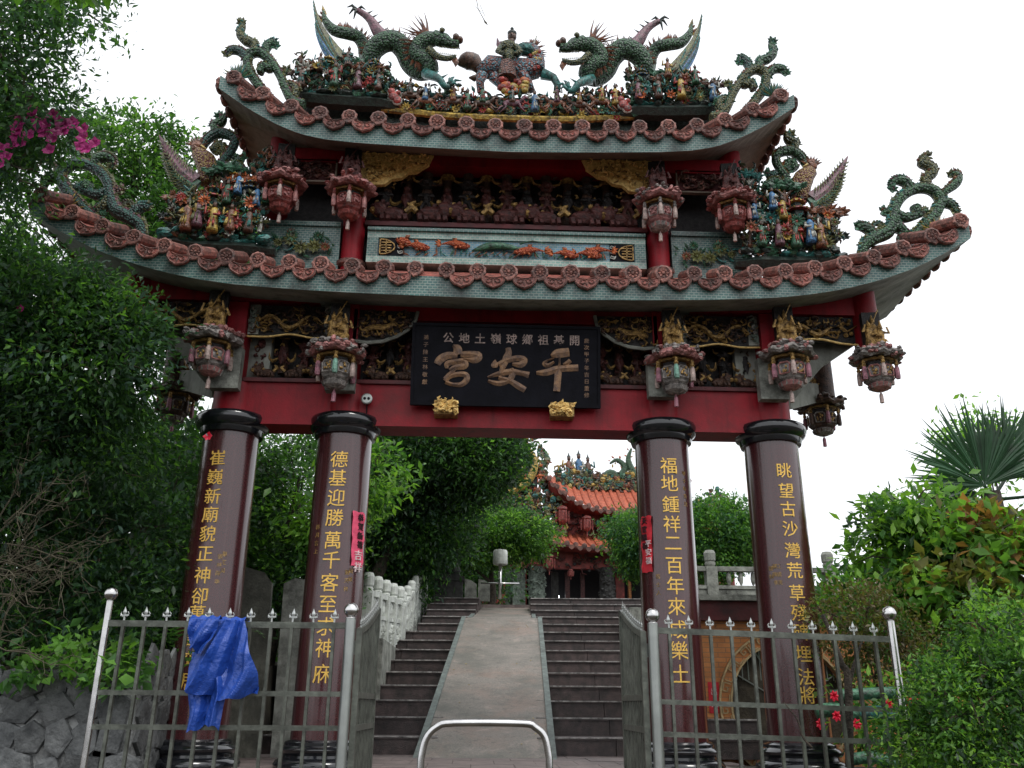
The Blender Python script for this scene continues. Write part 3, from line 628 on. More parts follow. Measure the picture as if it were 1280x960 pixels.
# upper bracket field: posts, ox-headed bearers with horns, and lions on the sill
def bearer(x, y, z0, z1, big=True, wd_=1.):
    r_ = random.Random(int(x*100)+400); b = MB(); H = z1-z0
    b.lathe([(.05, 0), (.055, H*.2), (.04, H*.35), (.06, H*.5), (.045, H*.62), (.035, H*.8), (.05, H)], (x, y, z0), 10, 0)
    if big:
        b.ell((x, y-.05, z0+H*.72), (.062, .06, .075), 1, 8, 6); b.ell((x, y-.11, z0+H*.68), (.035, .035, .032), 1, 6, 4)
        for s in (-1, 1):
            b.tube(cat([(x+s*.05, y-.05, z0+H*.76), (x+s*.11, y-.07, z0+H*.77), (x+s*.13, y-.09, z0+H*.85)], 3), [.016, .012, .004], 5, 2)
            b.ell((x+s*.055, y-.07, z0+H*.71), (.03, .01, .018), 1, 6, 4)
        b.ell((x, y-.03, z0+H*.42), (.05, .05, .09), 1, 8, 5); 
        for s in (-1, 1): b.tube([(x+s*.035, y-.05, z0+H*.5), (x+s*.06, y-.10, z0+H*.40), (x+s*.015, y-.13, z0+H*.36)], [.018, .016, .01], 5, 1)
        for s in (-1, 1): b.tube([(x+s*.02, y-.05, z0+H*.3), (x+s*.04, y-.09, z0+H*.16), (x+s*.03, y-.07, z0)], [.022, .016, .012], 5, 1)
    else:
        b.ell((x, y-.05, z0+H*.45), (.055, .055, .10), 1, 8, 5); b.ell((x, y-.07, z0+H*.62), .036, 1, 7, 5)
        for s in (-1, 1): b.tube(cat([(x+s*.05, y-.04, z0+H*.40), (x+s*.10, y-.08, z0+H*.28), (x+s*.14, y-.08, z0+H*.35), (x+s*.15, y-.08, z0+H*.50)], 3), [.012, .02, .016, .005], 5, 2)
        b.lathe([(.02, H*.9), (.065, H*.93), (.065, H*.97), (.03, H)], (x, y-.03, z0), 8, 2)
        b.leaf((x, y-.10, z0+H*.55), (x, y-.12, z0+H*.15), .03, 1)
    tl = r_.uniform(-.12, .12)
    for k in range(9): q = Vector((x+r_.uniform(-.09, .09), y-r_.uniform(.03, .1), z0+r_.uniform(.05, .9)*H)); b.tube([q+Vector((math.cos(t+k)*.025, 0, math.sin(t+k)*.03)) for t in range(4)], [.006, .012, .012, .004], 4, r_.choice((0, 1, 1, 2)))
    b.v = [(x+(p[0]-x)*wd_+tl*(p[2]-z0)*.2, y+(p[1]-y)*wd_, p[2]) for p in b.v]
    b.build('bracket_figure', ['carved_wood', 'carved_red', 'gold_old'] if RND.random() < .5 else ['carved_wood', 'carved_dark', 'gold_old'], G)
for i in range(13): bearer(-1.5+i*.25, .0 if i % 2 else -.06, 6.2, 6.86, i % 2 == 0, 1.4)
def lion_carving(x, y, z, s=1., d=1, mats=('carved_red', 'gold_old'), parent=G):
    b = MB(); q = random.Random(int(x*70)+200)
    b.ell((x, y, z+.06*s), (.10*s, .06*s, .055*s), 0, 8, 5); b.ell((x+d*.09*s, y-.03, z+.09*s), (.06*s, .055*s, .06*s), 0, 8, 5)
    b.ell((x+d*.13*s, y-.06, z+.075*s), (.03*s, .03*s, .025*s), 1, 6, 4)
    for k in range(9): a = k*.7; b.ell((x+d*.08*s+math.cos(a)*.06*s, y-.03, z+.10*s+math.sin(a)*.055*s), .02*s, 1 if k % 3 == 0 else 0, 5, 3)
    for k in (-.07, -.03, .05, .09): b.tube([(x+k*s, y-.04, z+.05*s), (x+k*s+.01, y-.07, z)], [.022*s, .018*s], 5, 0)
    b.tube(cat([(x-d*.09*s, y-.02, z+.08*s), (x-d*.13*s, y-.03, z+.12*s), (x-d*.10*s, y-.03, z+.15*s)], 3), [.02*s, .022*s, .008*s], 5, 1)
    b.build('lion_carving', list(mats), parent, smooth=False)
for i in range(7): lion_carving(-1.40+i*.467, -.17, 6.095, 1.75+.15*(i % 2), 1 if i % 2 else -1)
# lower bracket fields, either side of the plaque and between the outer columns
for xa, xb in ((-1.62, -1.05), (1.05, 1.62), (-2.9, -1.98), (1.98, 2.9)):
    k = 4 if xb-xa > .7 else 3
    for i in range(k): bearer(xa+.08+(xb-xa-.16)*i/(k-1), -.02, 4.15, 4.62, i % 2 == 0)
    for i in range(k-1): lion_carving(xa+.18+(xb-xa-.3)*i/max(1, k-2), -.16, 4.045, 1., 1 if i % 2 else -1, ('carved_wood', 'gold_old'))
# lower friezes
for s in (-1, 1):
    a, b = sorted((s*1.98, s*2.94)); p_ = relief('carved_frieze', a, b, 4.52, 4.90, -.27, 110, 'carved_dark', ['carved_dark', 'carved_wood', 'gold_old'], r=.013)
    e = MB(); e.tube(cat([(s*1.98, -.30, 4.50), (s*2.2, -.31, 4.49), (s*2.45, -.31, 4.53), (s*2.7, -.31, 4.495), (s*2.94, -.30, 4.50)], 4), .012, 5); e.build('wavy_edge', 'gold', p_)
    a, b = sorted((s*3.18, s*4.1)); p_ = relief('carved_frieze', a, b, 4.60, 4.92, -.27, 90, 'carved_dark', ['carved_dark', 'carved_wood', 'gold_old'], r=.013)
    e = MB(); e.tube(cat([(s*3.18, -.30, 4.55), (s*3.4, -.31, 4.60), (s*3.65, -.31, 4.62), (s*3.9, -.31, 4.57), (s*4.12, -.30, 4.56)], 4), .014, 5); e.build('wavy_edge', 'gold', p_)
    for x in (2.03, 2.88): relief('flower_strip', *sorted((s*(x-.06), s*(x+.06))), 4.53, 4.9, -.29, 22, 'stone_weathered', ['stone_green', 'lantern_grey'], r=.014, size=.07, creature=False)
    # quarter-round corbel beside the plaque
    P = [(s*1.74, 4.84), (s*1.02, 4.83), (s*1.04, 4.72), (s*1.12, 4.60), (s*1.25, 4.51), (s*1.40, 4.45), (s*1.58, 4.43), (s*1.74, 4.45)]
    cb = MB(); cb.prism(P if s < 0 else P[::-1], -.34, -.27); c_ = cb.build('carved_corbel', 'carved_dark', G)
    rim = MB(); rim.tube([(x, -.35, z) for x, z in P[1:]], .022, 6, 0); rim.box(*sorted((s*1.70, s*1.74)), -.36, -.34, 4.45, 4.84); rim.build('corbel_rim', 'stone_weathered', c_)
    ca = MB()
    def ins(x, z, s=s): return z > 4.48+max(0, (1.5-abs(x)))**2*.9
    curlies(ca, *sorted((s*1.70, s*1.06)), 4.47, 4.82, -.34, 110, [0, 0, 1], .012, .08, random.Random(11), ins)
    ca.tube(cat([(s*1.62, -.39, 4.56), (s*1.5, -.40, 4.60), (s*1.38, -.40, 4.60), (s*1.28, -.39, 4.66)], 3), [.02, .035, .035, .02], 6, 1)
    for k in range(6): ca.tube([(s*(1.3+.06*k), -.39, 4.60), (s*(1.27+.06*k), -.40, 4.52)], [.012, .006], 4, 1)
    ca.build('relief_carving', ['carved_wood', 'gold_old'], c_)
gbox('frieze_band', 'carved_dark', -1.02, 1.02, -.2, -.1, 4.60, 4.73)

# name plaque, leaning forward on two gilded blocks
PL = thing('name_plaque', 'large black name board with three big bronze characters hanging under the lower roof', 'sign', (0, -.30, 3.745)); PL.rotation_euler = (R(10), 0, 0)
mb = MB(); mb.box(-1.03, 1.03, -.03, .03, 0, .87); mb.build('board', 'plaque_black', PL)
fr = MB()
for a in ((-1.06, 1.06, -.045, .03, .87, .905), (-1.06, 1.06, -.045, .03, -.03, 0.), (-1.06, -1.03, -.045, .03, 0., .87), (1.03, 1.06, -.045, .03, 0., .87)): fr.box(*a)
fr.build('frame', 'plaque_black', PL)
def strokes(name, L_, x0, y0, sc, mt):
    "brush strokes traced as thick bars: list of polylines with widths, pixel units of an enlarged photo crop"
    g = MB()
    for pts in L_:
        P = [((q[0]-x0)*sc, (y0-q[1])*sc, q[2]*sc*.5) for q in pts]; C = cat([(a, b, c) for a, b, c in P], 5) if len(P) > 2 else [Vector(p) for p in P]
        l, r_ = [], []
        for i, c in enumerate(C):
            d = (C[min(i+1, len(C)-1)]-C[max(i-1, 0)]); d = Vector((d.x, d.y)); d.normalize(); nrm = Vector((-d.y, d.x)); w_ = max(.004, c.z*1.22)
            l.append((c.x+nrm.x*w_, c.y+nrm.y*w_)); r_.append((c.x-nrm.x*w_, c.y-nrm.y*w_))
        n = len(C); v = []
        for (a, b) in l: v.append((a, -.034, b))
        for c in C: v.append((c.x, -.058, c.y))
        for (a, b) in r_: v.append((a, -.034, b))
        f = []
        for i in range(n-1): f += [(i, i+1, n+i+1, n+i), (n+i, n+i+1, 2*n+i+1, 2*n+i)]
        g.add(v, [tuple(reversed(q)) for q in f], 0)
        g.add([(a, b, c) for a, b, c in v], [(0, n, 2*n), (3*n-1, 2*n-1, n-1)], 0)
    g.build(name, mt, PL)
KS = 2.06/1510.     # crop was 6.4x of a 236 px wide board
GONG = [[(150, 215, 14), (185, 240, 60), (200, 290, 50)], [(190, 300, 40), (110, 300, 50), (50, 335, 55), (25, 375, 45)], [(215, 290, 40), (300, 285, 45), (360, 300, 60), (330, 335, 45), (240, 325, 14)],
        [(105, 410, 20), (110, 370, 40), (180, 350, 34), (245, 345, 40), (250, 385, 45), (170, 400, 36), (130, 425, 26)], [(180, 400, 20), (140, 450, 34), (95, 500, 36)],
        [(95, 515, 36), (130, 475, 34), (200, 455, 34), (262, 460, 40), (270, 500, 40), (225, 540, 34), (150, 540, 26), (100, 520, 30)]]
AN = [[(605, 225, 34), (610, 270, 44), (590, 320, 50), (560, 400, 34), (545, 440, 26)], [(500, 330, 10), (498, 370, 50), (500, 395, 30)], [(530, 370, 40), (600, 330, 40), (690, 310, 40), (740, 325, 44), (710, 365, 44), (640, 360, 20)],
      [(440, 475, 14), (530, 445, 34), (630, 425, 42), (720, 435, 34), (780, 450, 44)], [(640, 395, 20), (645, 450, 40), (610, 500, 36), (530, 525, 36), (445, 505, 20)], [(530, 475, 26), (620, 500, 34), (690, 540, 44), (750, 575, 40)]]
PING = [[(960, 285, 20), (1010, 265, 60), (1110, 250, 60)], [(985, 305, 8), (930, 325, 14), (905, 350, 30), (935, 365, 30), (985, 335, 16)], [(1120, 320, 30), (1090, 345, 30), (1060, 355, 16)],
        [(840, 430, 24), (920, 425, 46), (1010, 395, 46), (1100, 385, 46), (1185, 380, 46)], [(1032, 295, 12), (1030, 360, 16), (1020, 420, 46), (1015, 500, 46), (1008, 580, 46)]]
for nm, q in (('large_character', GONG), ('large_character', AN), ('large_character', PING)): strokes(nm, q, 592, 692, KS, 'bronze_letter')
sm = MB()
for i, ch in enumerate('公地土嶺球鄉祖基開'): glyph_flat(sm, ch, (-.655+i*.178, -.031, .74), .125, 0, .012)
sm.build('small_characters', 'tassel_pale', PL)
sm = MB()
for i, ch in enumerate('歲次甲子年吉日重修'): glyph_flat(sm, ch, (.905, -.031, .74-i*.078), .06)
for i, ch in enumerate('弟子陳王林敬獻'): glyph_flat(sm, ch, (-.905, -.031, .74-i*.085), .06)
sm.build('side_inscription', 'bronze_letter', PL)
for x, lb in ((-.66, 'gilded carved block under the left end of the black name board'), (.63, 'gilded carved block under the right end of the black name board')):
    b = MB(); b.box(x-.13, x+.13, -.36, -.19, 3.60, 3.76); o = b.build('gilded_block', 'gold_old'); tag(o, lb, 'carving', 'gilded blocks under the name board')
    ca = MB(); curlies(ca, x-.14, x+.14, 3.60, 3.77, -.36, 46, [0], .014, .06, random.Random(int(x*10)+30)); 
    for s in (-1, 1): ca.ell((x+s*.05, -.40, 3.70), (.03, .03, .03), 0, 7, 5)
    ca.ell((x, -.41, 3.66), (.05, .03, .025), 0, 7, 5); ca.build('relief_carving', 'gold', o)
# security camera on the lintel
L = thing('security_camera', 'small round metal security camera clamped on the red beam right of the second column', 'lamp')
p = at(459, 500, -.24)
b = MB(); b.lathe([(.055, 0), (.062, .03), (.062, .05), (.05, .055)], (p.x, p.y, p.z), 16, 0, ax='y'); b.build('housing', 'steel_dull', L)
b = MB()
for s in (-1, 1): b.lathe([(.017, .055), (.014, .066)], (p.x+s*.022, p.y, p.z), 10, 0, ax='y')
b.build('lens', 'plaque_black', L)
b = MB(); b.tube([(p.x+.0, p.y+.01, p.z-.05), (p.x, p.y+.02, p.z-.22)], .008, 5); b.tube([(p.x, p.y+.0, p.z), (p.x, -.18, p.z)], .012, 6); b.build('bracket', 'plaque_black', L)
# ================================================================== HANGING LANTERNS
def lantern(label, x, y, z, style, s=1., rz=0.):
    "z is the middle of the lantern body; style chooses its paint"
    top, ring, body, cut, tas, fig = style
    L = thing('hanging_lantern', label, 'lantern', (x, y, z), rz, 'carved lanterns hanging under the roofs'); L.scale = (s, s, s)
    r_ = random.Random(int(x*50+z*90))
    n = 24; b = MB()
    prof = [(.10, .20), (.17, .195), (.235, .165), (.26, .125), (.235, .10), (.19, .105), (.10, .12)]
    v = []
    for i, (r0, zz) in enumerate(prof):
        for j in range(n):
            t = 2*math.pi*j/n; k = 1+.07*math.cos(8*t)*(1 if 1 < i < 5 else 0); v.append((math.cos(t)*r0*k, math.sin(t)*r0*k, zz+.012*math.cos(8*t+1)*(1 if 1 < i < 5 else 0)))
    b.add(v, [(i*n+j, (i+1)*n+j, (i+1)*n+(j+1) % n, i*n+(j+1) % n) for i in range(len(prof)-1) for j in range(n)]+[tuple(range(n))], 0)
    for k in range(64):     # ruffled petals round the canopy
        t = r_.uniform(0, 6.28); q = Vector((math.cos(t), math.sin(t), 0)); c = q*r_.uniform(.19, .27)+Vector((0, 0, r_.uniform(.10, .205)))
        b.ell(c, (r_.uniform(.022, .042), .034, r_.uniform(.016, .03)), r_.choice((0, 1)), 6, 4, .25, r_)
    b.build('canopy', [top, ring], L)
    b = MB(); b.lathe([(.175, .10), (.18, .085), (.17, .075)], n=6, m=0, ph=.52); b.build('gilded_band', 'gold_old', L)
    b = MB(); hp = [(.15, .075), (.155, .06), (.125, .055)]; b.lathe([(.125, .07), (.125, .02)], n=6, ph=.52); b.build('dark_neck', 'carved_dark', L)
    b = MB(); b.lathe([(.135, .025), (.158, .0), (.16, -.06), (.135, -.13), (.10, -.155)], n=6, m=0, ph=.52); bo_ = b.build('body', body, L)
    b = MB()
    for k in range(6):      # window panels with cut work, one on each face
        t = 2*math.pi*(k+.5)/6+.52; q = Vector((math.cos(t), math.sin(t), 0)); sd_ = Vector((-q.y, q.x, 0)); c = q*.137+Vector((0, 0, -.045))
        fr = [c+sd_*a*.056+Vector((0, 0, 1))*d*.055+q*.012 for a, d in ((-.8, -1), (.8, -1), (1, .6), (.6, 1.05), (-.6, 1.05), (-1, .6), (-.8, -1))]
        b.tube(fr, .0085, 4, 0)
        for _ in range(7): b.ell(c+sd_*r_.uniform(-.035, .035)+Vector((0, 0, r_.uniform(-.04, .045)))+q*.012, (.012, .012, .014), 1, 5, 3)
    b.build('window_panel', [ring, cut], bo_)
    b = MB(); b.lathe([(.10, -.15), (.118, -.165), (.10, -.20), (.05, -.225), (.02, -.23)], n=12); 
    for k in range(12): t = k*.5236; b.leaf((math.cos(t)*.06, math.sin(t)*.06, -.22), (math.cos(t)*.125, math.sin(t)*.125, -.155), .022, 1)
    b.build('base_cup', [ring, body], L)
    for k in range(6):
        t = 2*math.pi*k/6+.52; q = Vector((math.cos(t), math.sin(t), 0)); c = q*.185
        m_ = tas[k % len(tas)]; b = MB()
        b.ell(c+Vector((0, 0, .06)), (.02, .02, .028), 1, 6, 4); b.ell(c+Vector((0, 0, .025)), (.024, .024, .022), 1, 6, 4)
        b.lathe([(.016, .01), (.024, -.02), (.026, -.10), (.022, -.13), (.012, -.132)], c, 7, 0)
        b.build('tassel', [m_, 'gold_old' if fig else ring], L)
    b = MB(); b.tube([(0, 0, -.22), (0, 0, -.25)], .008, 5, 0); b.lathe([(.012, -.25), (.02, -.27), (.022, -.35), (.014, -.355)], n=7); b.build('bottom_tassel', tas[0], L)
    # carved figures standing above the canopy in front of the post
    zz = .205; b = MB(); b.lathe([(.15, zz-.02), (.155, zz+.01), (.14, zz+.035)], (0, 0, 0), 14)
    for k in range(12): t = k*.5236; b.ell((math.cos(t)*.145, math.sin(t)*.145, zz+.015), .032, 0, 6, 4, .2, r_)
    b.build('lotus_base', ring, L)
    fm = 'gold_old' if fig else 'carved_red'
    b = MB(); b.box(-.09, .09, -.02, .06, zz+.03, zz+.44, 1)
    for k, (fx, fh) in enumerate(((-.055, .30), (.055, .26), (0, .36))):
        yy = -.07 if k < 2 else -.04
        b.lathe([(.045, zz+.03), (.05, zz+.06), (.038, zz+fh*.45), (.045, zz+fh*.7), (.02, zz+fh*.83)], (fx, yy, 0), 8, 0)
        b.ell((fx, yy-.01, zz+fh*.9), .026, 0, 7, 5); b.cone((fx, yy, zz+fh*.95), (fx, yy, zz+fh*1.12), .022, 0, 6)
        sg = -1 if k == 0 else 1
        b.tube([(fx+sg*.035, yy, zz+fh*.72), (fx+sg*.075, yy-.04, zz+fh*.62), (fx+sg*.05, yy-.06, zz+fh*.85)], [.016, .014, .010], 5, 0)
        b.tube([(fx-sg*.035, yy, zz+fh*.72), (fx-sg*.05, yy-.05, zz+fh*.52), (fx, yy-.06, zz+fh*.48)], [.016, .014, .010], 5, 0)
        for e in range(5): b.leaf((fx+r_.uniform(-.04, .04), yy-.03, zz+fh*.4), (fx+r_.uniform(-.06, .06), yy-.05, zz+.06), .016, 0)
    b.tube([(-.10, -.10, zz+.12), (.06, -.09, zz+.44)], .006, 4, 0)
    b.build('warrior_carving', [fm, 'carved_dark'], L)
    return L
ST_RED = ('lantern_rose', 'lantern_red', 'lantern_red', 'lantern_rose', ['tassel_pale', 'lantern_rose'], False)
ST_PALE = ('lantern_rose', 'lantern_grey', 'lantern_rose', 'lantern_rose', ['tassel_pale', 'tassel_pale'], False)
ST_GOLD = ('lantern_rose', 'lantern_grey', 'lantern_grey', 'gold_old', ['tassel_mauve', 'tassel_green', 'tassel_pale'], True)
ST_GOLD2 = ('lantern_grey', 'lantern_rose', 'lantern_grey', 'gold_old', ['tassel_pale', 'tassel_mauve'], True)
ST_DARK = ('carved_wood', 'lantern_grey', 'carved_wood', 'gold_old', ['tassel_mauve', 'carved_wood'], True)
for u, v, Y, st, sc, lb in ((265, 442, -.55, ST_GOLD2, 1.05, 'carved lantern in front of the leftmost column, gilded figures above it'),
    (420, 458, -.55, ST_GOLD, 1.05, 'carved lantern with green and mauve tassels over the second column from left'),
    (843, 465, -.55, ST_GOLD, 1.05, 'carved lantern with pale tassels hanging over the third column from left'),
    (986, 460, -.55, ST_GOLD2, 1.05, 'carved lantern over the rightmost column, gilded warriors above'),
    (1097, 463, -.50, ST_GOLD2, 1.0, 'rightmost lantern of the lower roof, under the red hanging post'),
    (352, 243, -.5, ST_RED, .98, 'red lantern at the left end of the upper storey'),
    (437, 251, -.5, ST_RED, 1.0, 'red lantern left of the gilded corbel under the upper roof, second from left'),
    (824, 266, -.5, ST_PALE, 1.0, 'rose and cream lantern right of the gilded corbel under the upper roof'),
    (916, 267, -.5, ST_RED, .98, 'red lantern at the right end of the upper storey')):
    p = at(u, v, Y); lantern(lb, p.x, Y, p.z, st, sc*1.10, R(7 if u < 640 else -7))
lantern('carved lantern under the left end of the lower roof, half behind the bush', -4.24, -.5, 4.16, ST_GOLD2, 1., R(5))
p = at(1027, 521, .75); lantern('dark lantern hanging from the rear eave corner behind the rightmost column', p.x, .75, p.z, ST_DARK, 1.1)
lantern('dark lantern under the rear eave corner on the left, behind the bush', -p.x, .75, p.z, ST_DARK, 1.1)

# ================================================================== ROOF SCULPTURE
def W(pts, Y, dy=None):
    return [at(q[0], q[1], Y+(q[2] if len(q) > 2 else 0)) for q in pts]
def finish(mb, name, mats, parent, side, smooth=True):
    if side < 0: mb.mirror()
    return mb.build(name, mats, parent, smooth)
def leafy(mb, P, size, mats, rnd, both=True, y0=0):
    "small pointed leaves growing off a curve"
    for i in range(1, len(P)-1, 2):
        d = (P[i+1]-P[i-1]).normalized(); nrm = Vector((-d.z, 0, d.x))
        for s in ((1, -1) if both else (1,)):
            s_ = size*rnd.uniform(.6, 1.2); a = P[i]+nrm*s*size*.25
            mb.leaf(a, a+(nrm*s+d*.7)*s_*.55+Vector((0, rnd.uniform(-.03, .03), 0)), s_*.16, rnd.choice(mats))
GM = ['glaze_olive', 'glaze_green', 'glaze_teal', 'glaze_rust', 'glaze_mauve', 'glaze_yellow']
def scroll(label, curves, Y, side, fan, seed):
    T = thing('scroll_ornament', label, 'roof ornament', group='scrolling grass ornaments on the roof corners'); r_ = random.Random(seed)
    for nm, pts, rad, m_ in curves:
        P = cat(W(pts, Y), 4); b = MB(); k = len(P)
        rad = [q*1.15 for q in rad]; b.tube(P, rad, 8, 0, flat=1.3)
        # layered overlapping scales along the back of the stem
        for i in range(1, k-1):
            rr = float(np.interp(i/(k-1)*(len(rad)-1), range(len(rad)), rad)); d = (P[i+1]-P[i-1]).normalized(); nn = Vector((-d.z, 0, d.x)); sg = 1 if nn.z > 0 else -1
            b.ell(P[i]+nn*sg*rr*.8+Vector((r_.uniform(-.01, .01), -.02, 0)), (rr*.45, rr*.6, rr*.4), r_.choice((1, 2)), 6, 4, .25, r_)
            if i % 4 == 0:
                for k2 in range(4): b.leaf(P[i]+nn*sg*rr*.5, P[i]+nn*sg*rr*1.5+d*rr*(k2-1.2)*.9+Vector((0, -.03, 0)), rr*.3, 1)
            b.leaf(P[i]+nn*sg*rr*.35+Vector((0, -.03, 0)), P[i]+nn*sg*rr*1.15+d*rr*1.5+Vector((0, -.03, 0)), rr*.5, r_.choice((1, 1, 2)), .5)
        if nm == 'branch':
            for k2 in range(7): aa = k2*1.25+r_.random(); e_ = P[-2]; b.leaf(e_, e_+Vector((math.cos(aa)*.08, -.04, math.sin(aa)*.08)), .028, 1)
        e = P[-1]; d = (P[-1]-P[-3]).normalized()
        finish(b, nm, [r_.choice(['scales_green', 'scales_teal', 'scales_green', 'scales_olive', 'scales_rust']), r_.choice(['glaze_olive', 'glaze_green']), r_.choice(['glaze_teal', 'glaze_rust', 'glaze_mauve'])], T, side, False)
    if fan:
        c = at(fan[0], fan[1], Y-.05); b = MB()
        for j in range(26):
            a = R(20)+R(150)*j/25; l = fan[2]*r_.uniform(.8, 1.1); b.leaf(c, c+Vector((math.cos(a)*l, -r_.uniform(0, .08), math.sin(a)*l)), .016, j % 3)
        finish(b, 'feather_fan', ['glaze_green', fan[3], 'glaze_olive'], T, side, False)
    return T
SCR = [('stem', [(1076, 326), (1080, 308), (1094, 298), (1110, 290), (1116, 274), (1119, 258), (1130, 244), (1149, 236), (1166, 239), (1175, 251), (1170, 266), (1158, 280), (1143, 294), (1124, 310), (1108, 324)], [.045, .06, .07, .06, .055, .05, .05, .055, .06, .055, .05, .05], 'glaze_green'),
       ('branch', [(1119, 268), (1130, 273), (1144, 270), (1158, 264)], [.05, .045, .035], 'glaze_mauve'), ('branch', [(1138, 237), (1131, 228), (1121, 226), (1113, 231), (1115, 239)], [.045, .05, .035, .015], 'glaze_dark'),
       ('branch', [(1160, 236), (1156, 226), (1166, 216), (1160, 208), (1151, 204), (1155, 197), (1160, 196)], [.045, .05, .055, .045, .035, .012], 'glaze_dark'), ('branch', [(1175, 244), (1188, 235), (1197, 226), (1194, 218), (1186, 220)], [.03, .05, .045, .02], 'glaze_green'),
       ('branch', [(1114, 268), (1122, 284), (1130, 292), (1124, 299)], [.05, .055, .04, .015], 'glaze_green'), ('branch', [(1094, 298), (1086, 288), (1078, 284), (1070, 284)], [.04, .05, .045, .03], 'glaze_rust'),
       ('branch', [(1090, 292), (1092, 281), (1100, 281), (1101, 290)], [.02, .025, .015], 'glaze_olive'), ('branch', [(1116, 260), (1108, 266), (1102, 264)], [.03, .04, .03], 'glaze_mauve'),
       ('branch', [(1143, 258), (1146, 266), (1152, 268)], [.05, .05, .03], 'glaze_mauve'), ('branch', [(1168, 262), (1178, 254), (1190, 258), (1194, 268)], [.05, .055, .04, .02], 'glaze_rust')]
scroll('openwork scrolling dragon-grass ornament rising from the right tip of the lower roof', SCR, -.62, 1, (1172, 294, .26, 'glaze_yellow'), 1)
scroll('openwork scrolling ornament on the left tip of the lower roof, among bush leaves', SCR, -.62, -1, (1172, 294, .26, 'glaze_yellow'), 2)
SCU = [('stem', [(888, 148), (902, 144), (910, 132), (918, 114), (930, 97), (944, 87), (956, 92), (957, 106), (948, 122), (934, 138), (926, 148)], [.05, .05, .045, .045, .05, .05, .05, .045, .04], 'glaze_dark'),
       ('branch', [(948, 88), (950, 78), (960, 74), (967, 66), (963, 56), (966, 52)], [.05, .045, .05, .045, .03, .015], 'glaze_dark'), ('branch', [(936, 90), (934, 80), (926, 73), (923, 81)], [.035, .045, .035, .015], 'glaze_olive'),
       ('branch', [(958, 96), (966, 88), (976, 87), (983, 94)], [.05, .045, .04, .02], 'glaze_olive'), ('branch', [(942, 112), (938, 104), (930, 107), (932, 98)], [.04, .045, .04, .03], 'glaze_yellow'),
       ('branch', [(922, 108), (914, 112), (908, 104)], [.03, .03, .012], 'glaze_blue'), ('branch', [(902, 142), (898, 130), (906, 124), (914, 128)], [.04, .045, .035, .02], 'glaze_dark')]
scroll('scrolling ornament with curled leaves on the right tip of the upper roof', SCU, -.55, 1, (968, 122, .22, 'glaze_teal'), 3)
scroll('scrolling ornament with curled leaves on the left tip of the upper roof', SCU, -.55, -1, (968, 122, .22, 'glaze_teal'), 4)
SCM = [('stem', [(958, 250), (958, 238), (966, 228), (976, 236), (983, 226), (976, 214), (969, 200), (974, 192), (988, 189), (1000, 196), (1008, 208)], [.04, .05, .055, .05, .045, .04, .045, .05, .045, .035], 'glaze_green'),
       ('branch', [(992, 190), (994, 180), (986, 176), (983, 170), (990, 168)], [.045, .045, .045, .035, .015], 'glaze_olive'), ('branch', [(970, 216), (962, 220), (958, 216)], [.035, .04, .02], 'glaze_yellow'),
       ('branch', [(994, 212), (988, 204), (982, 208), (988, 214)], [.05, .04, .03], 'glaze_brown')]
scroll('small gilded scroll behind the ceramic garden on the right of the lower roof', SCM, -.35, 1, None, 5)
scroll('small gilded scroll behind the ceramic garden on the left of the lower roof', SCM, -.35, -1, None, 6)

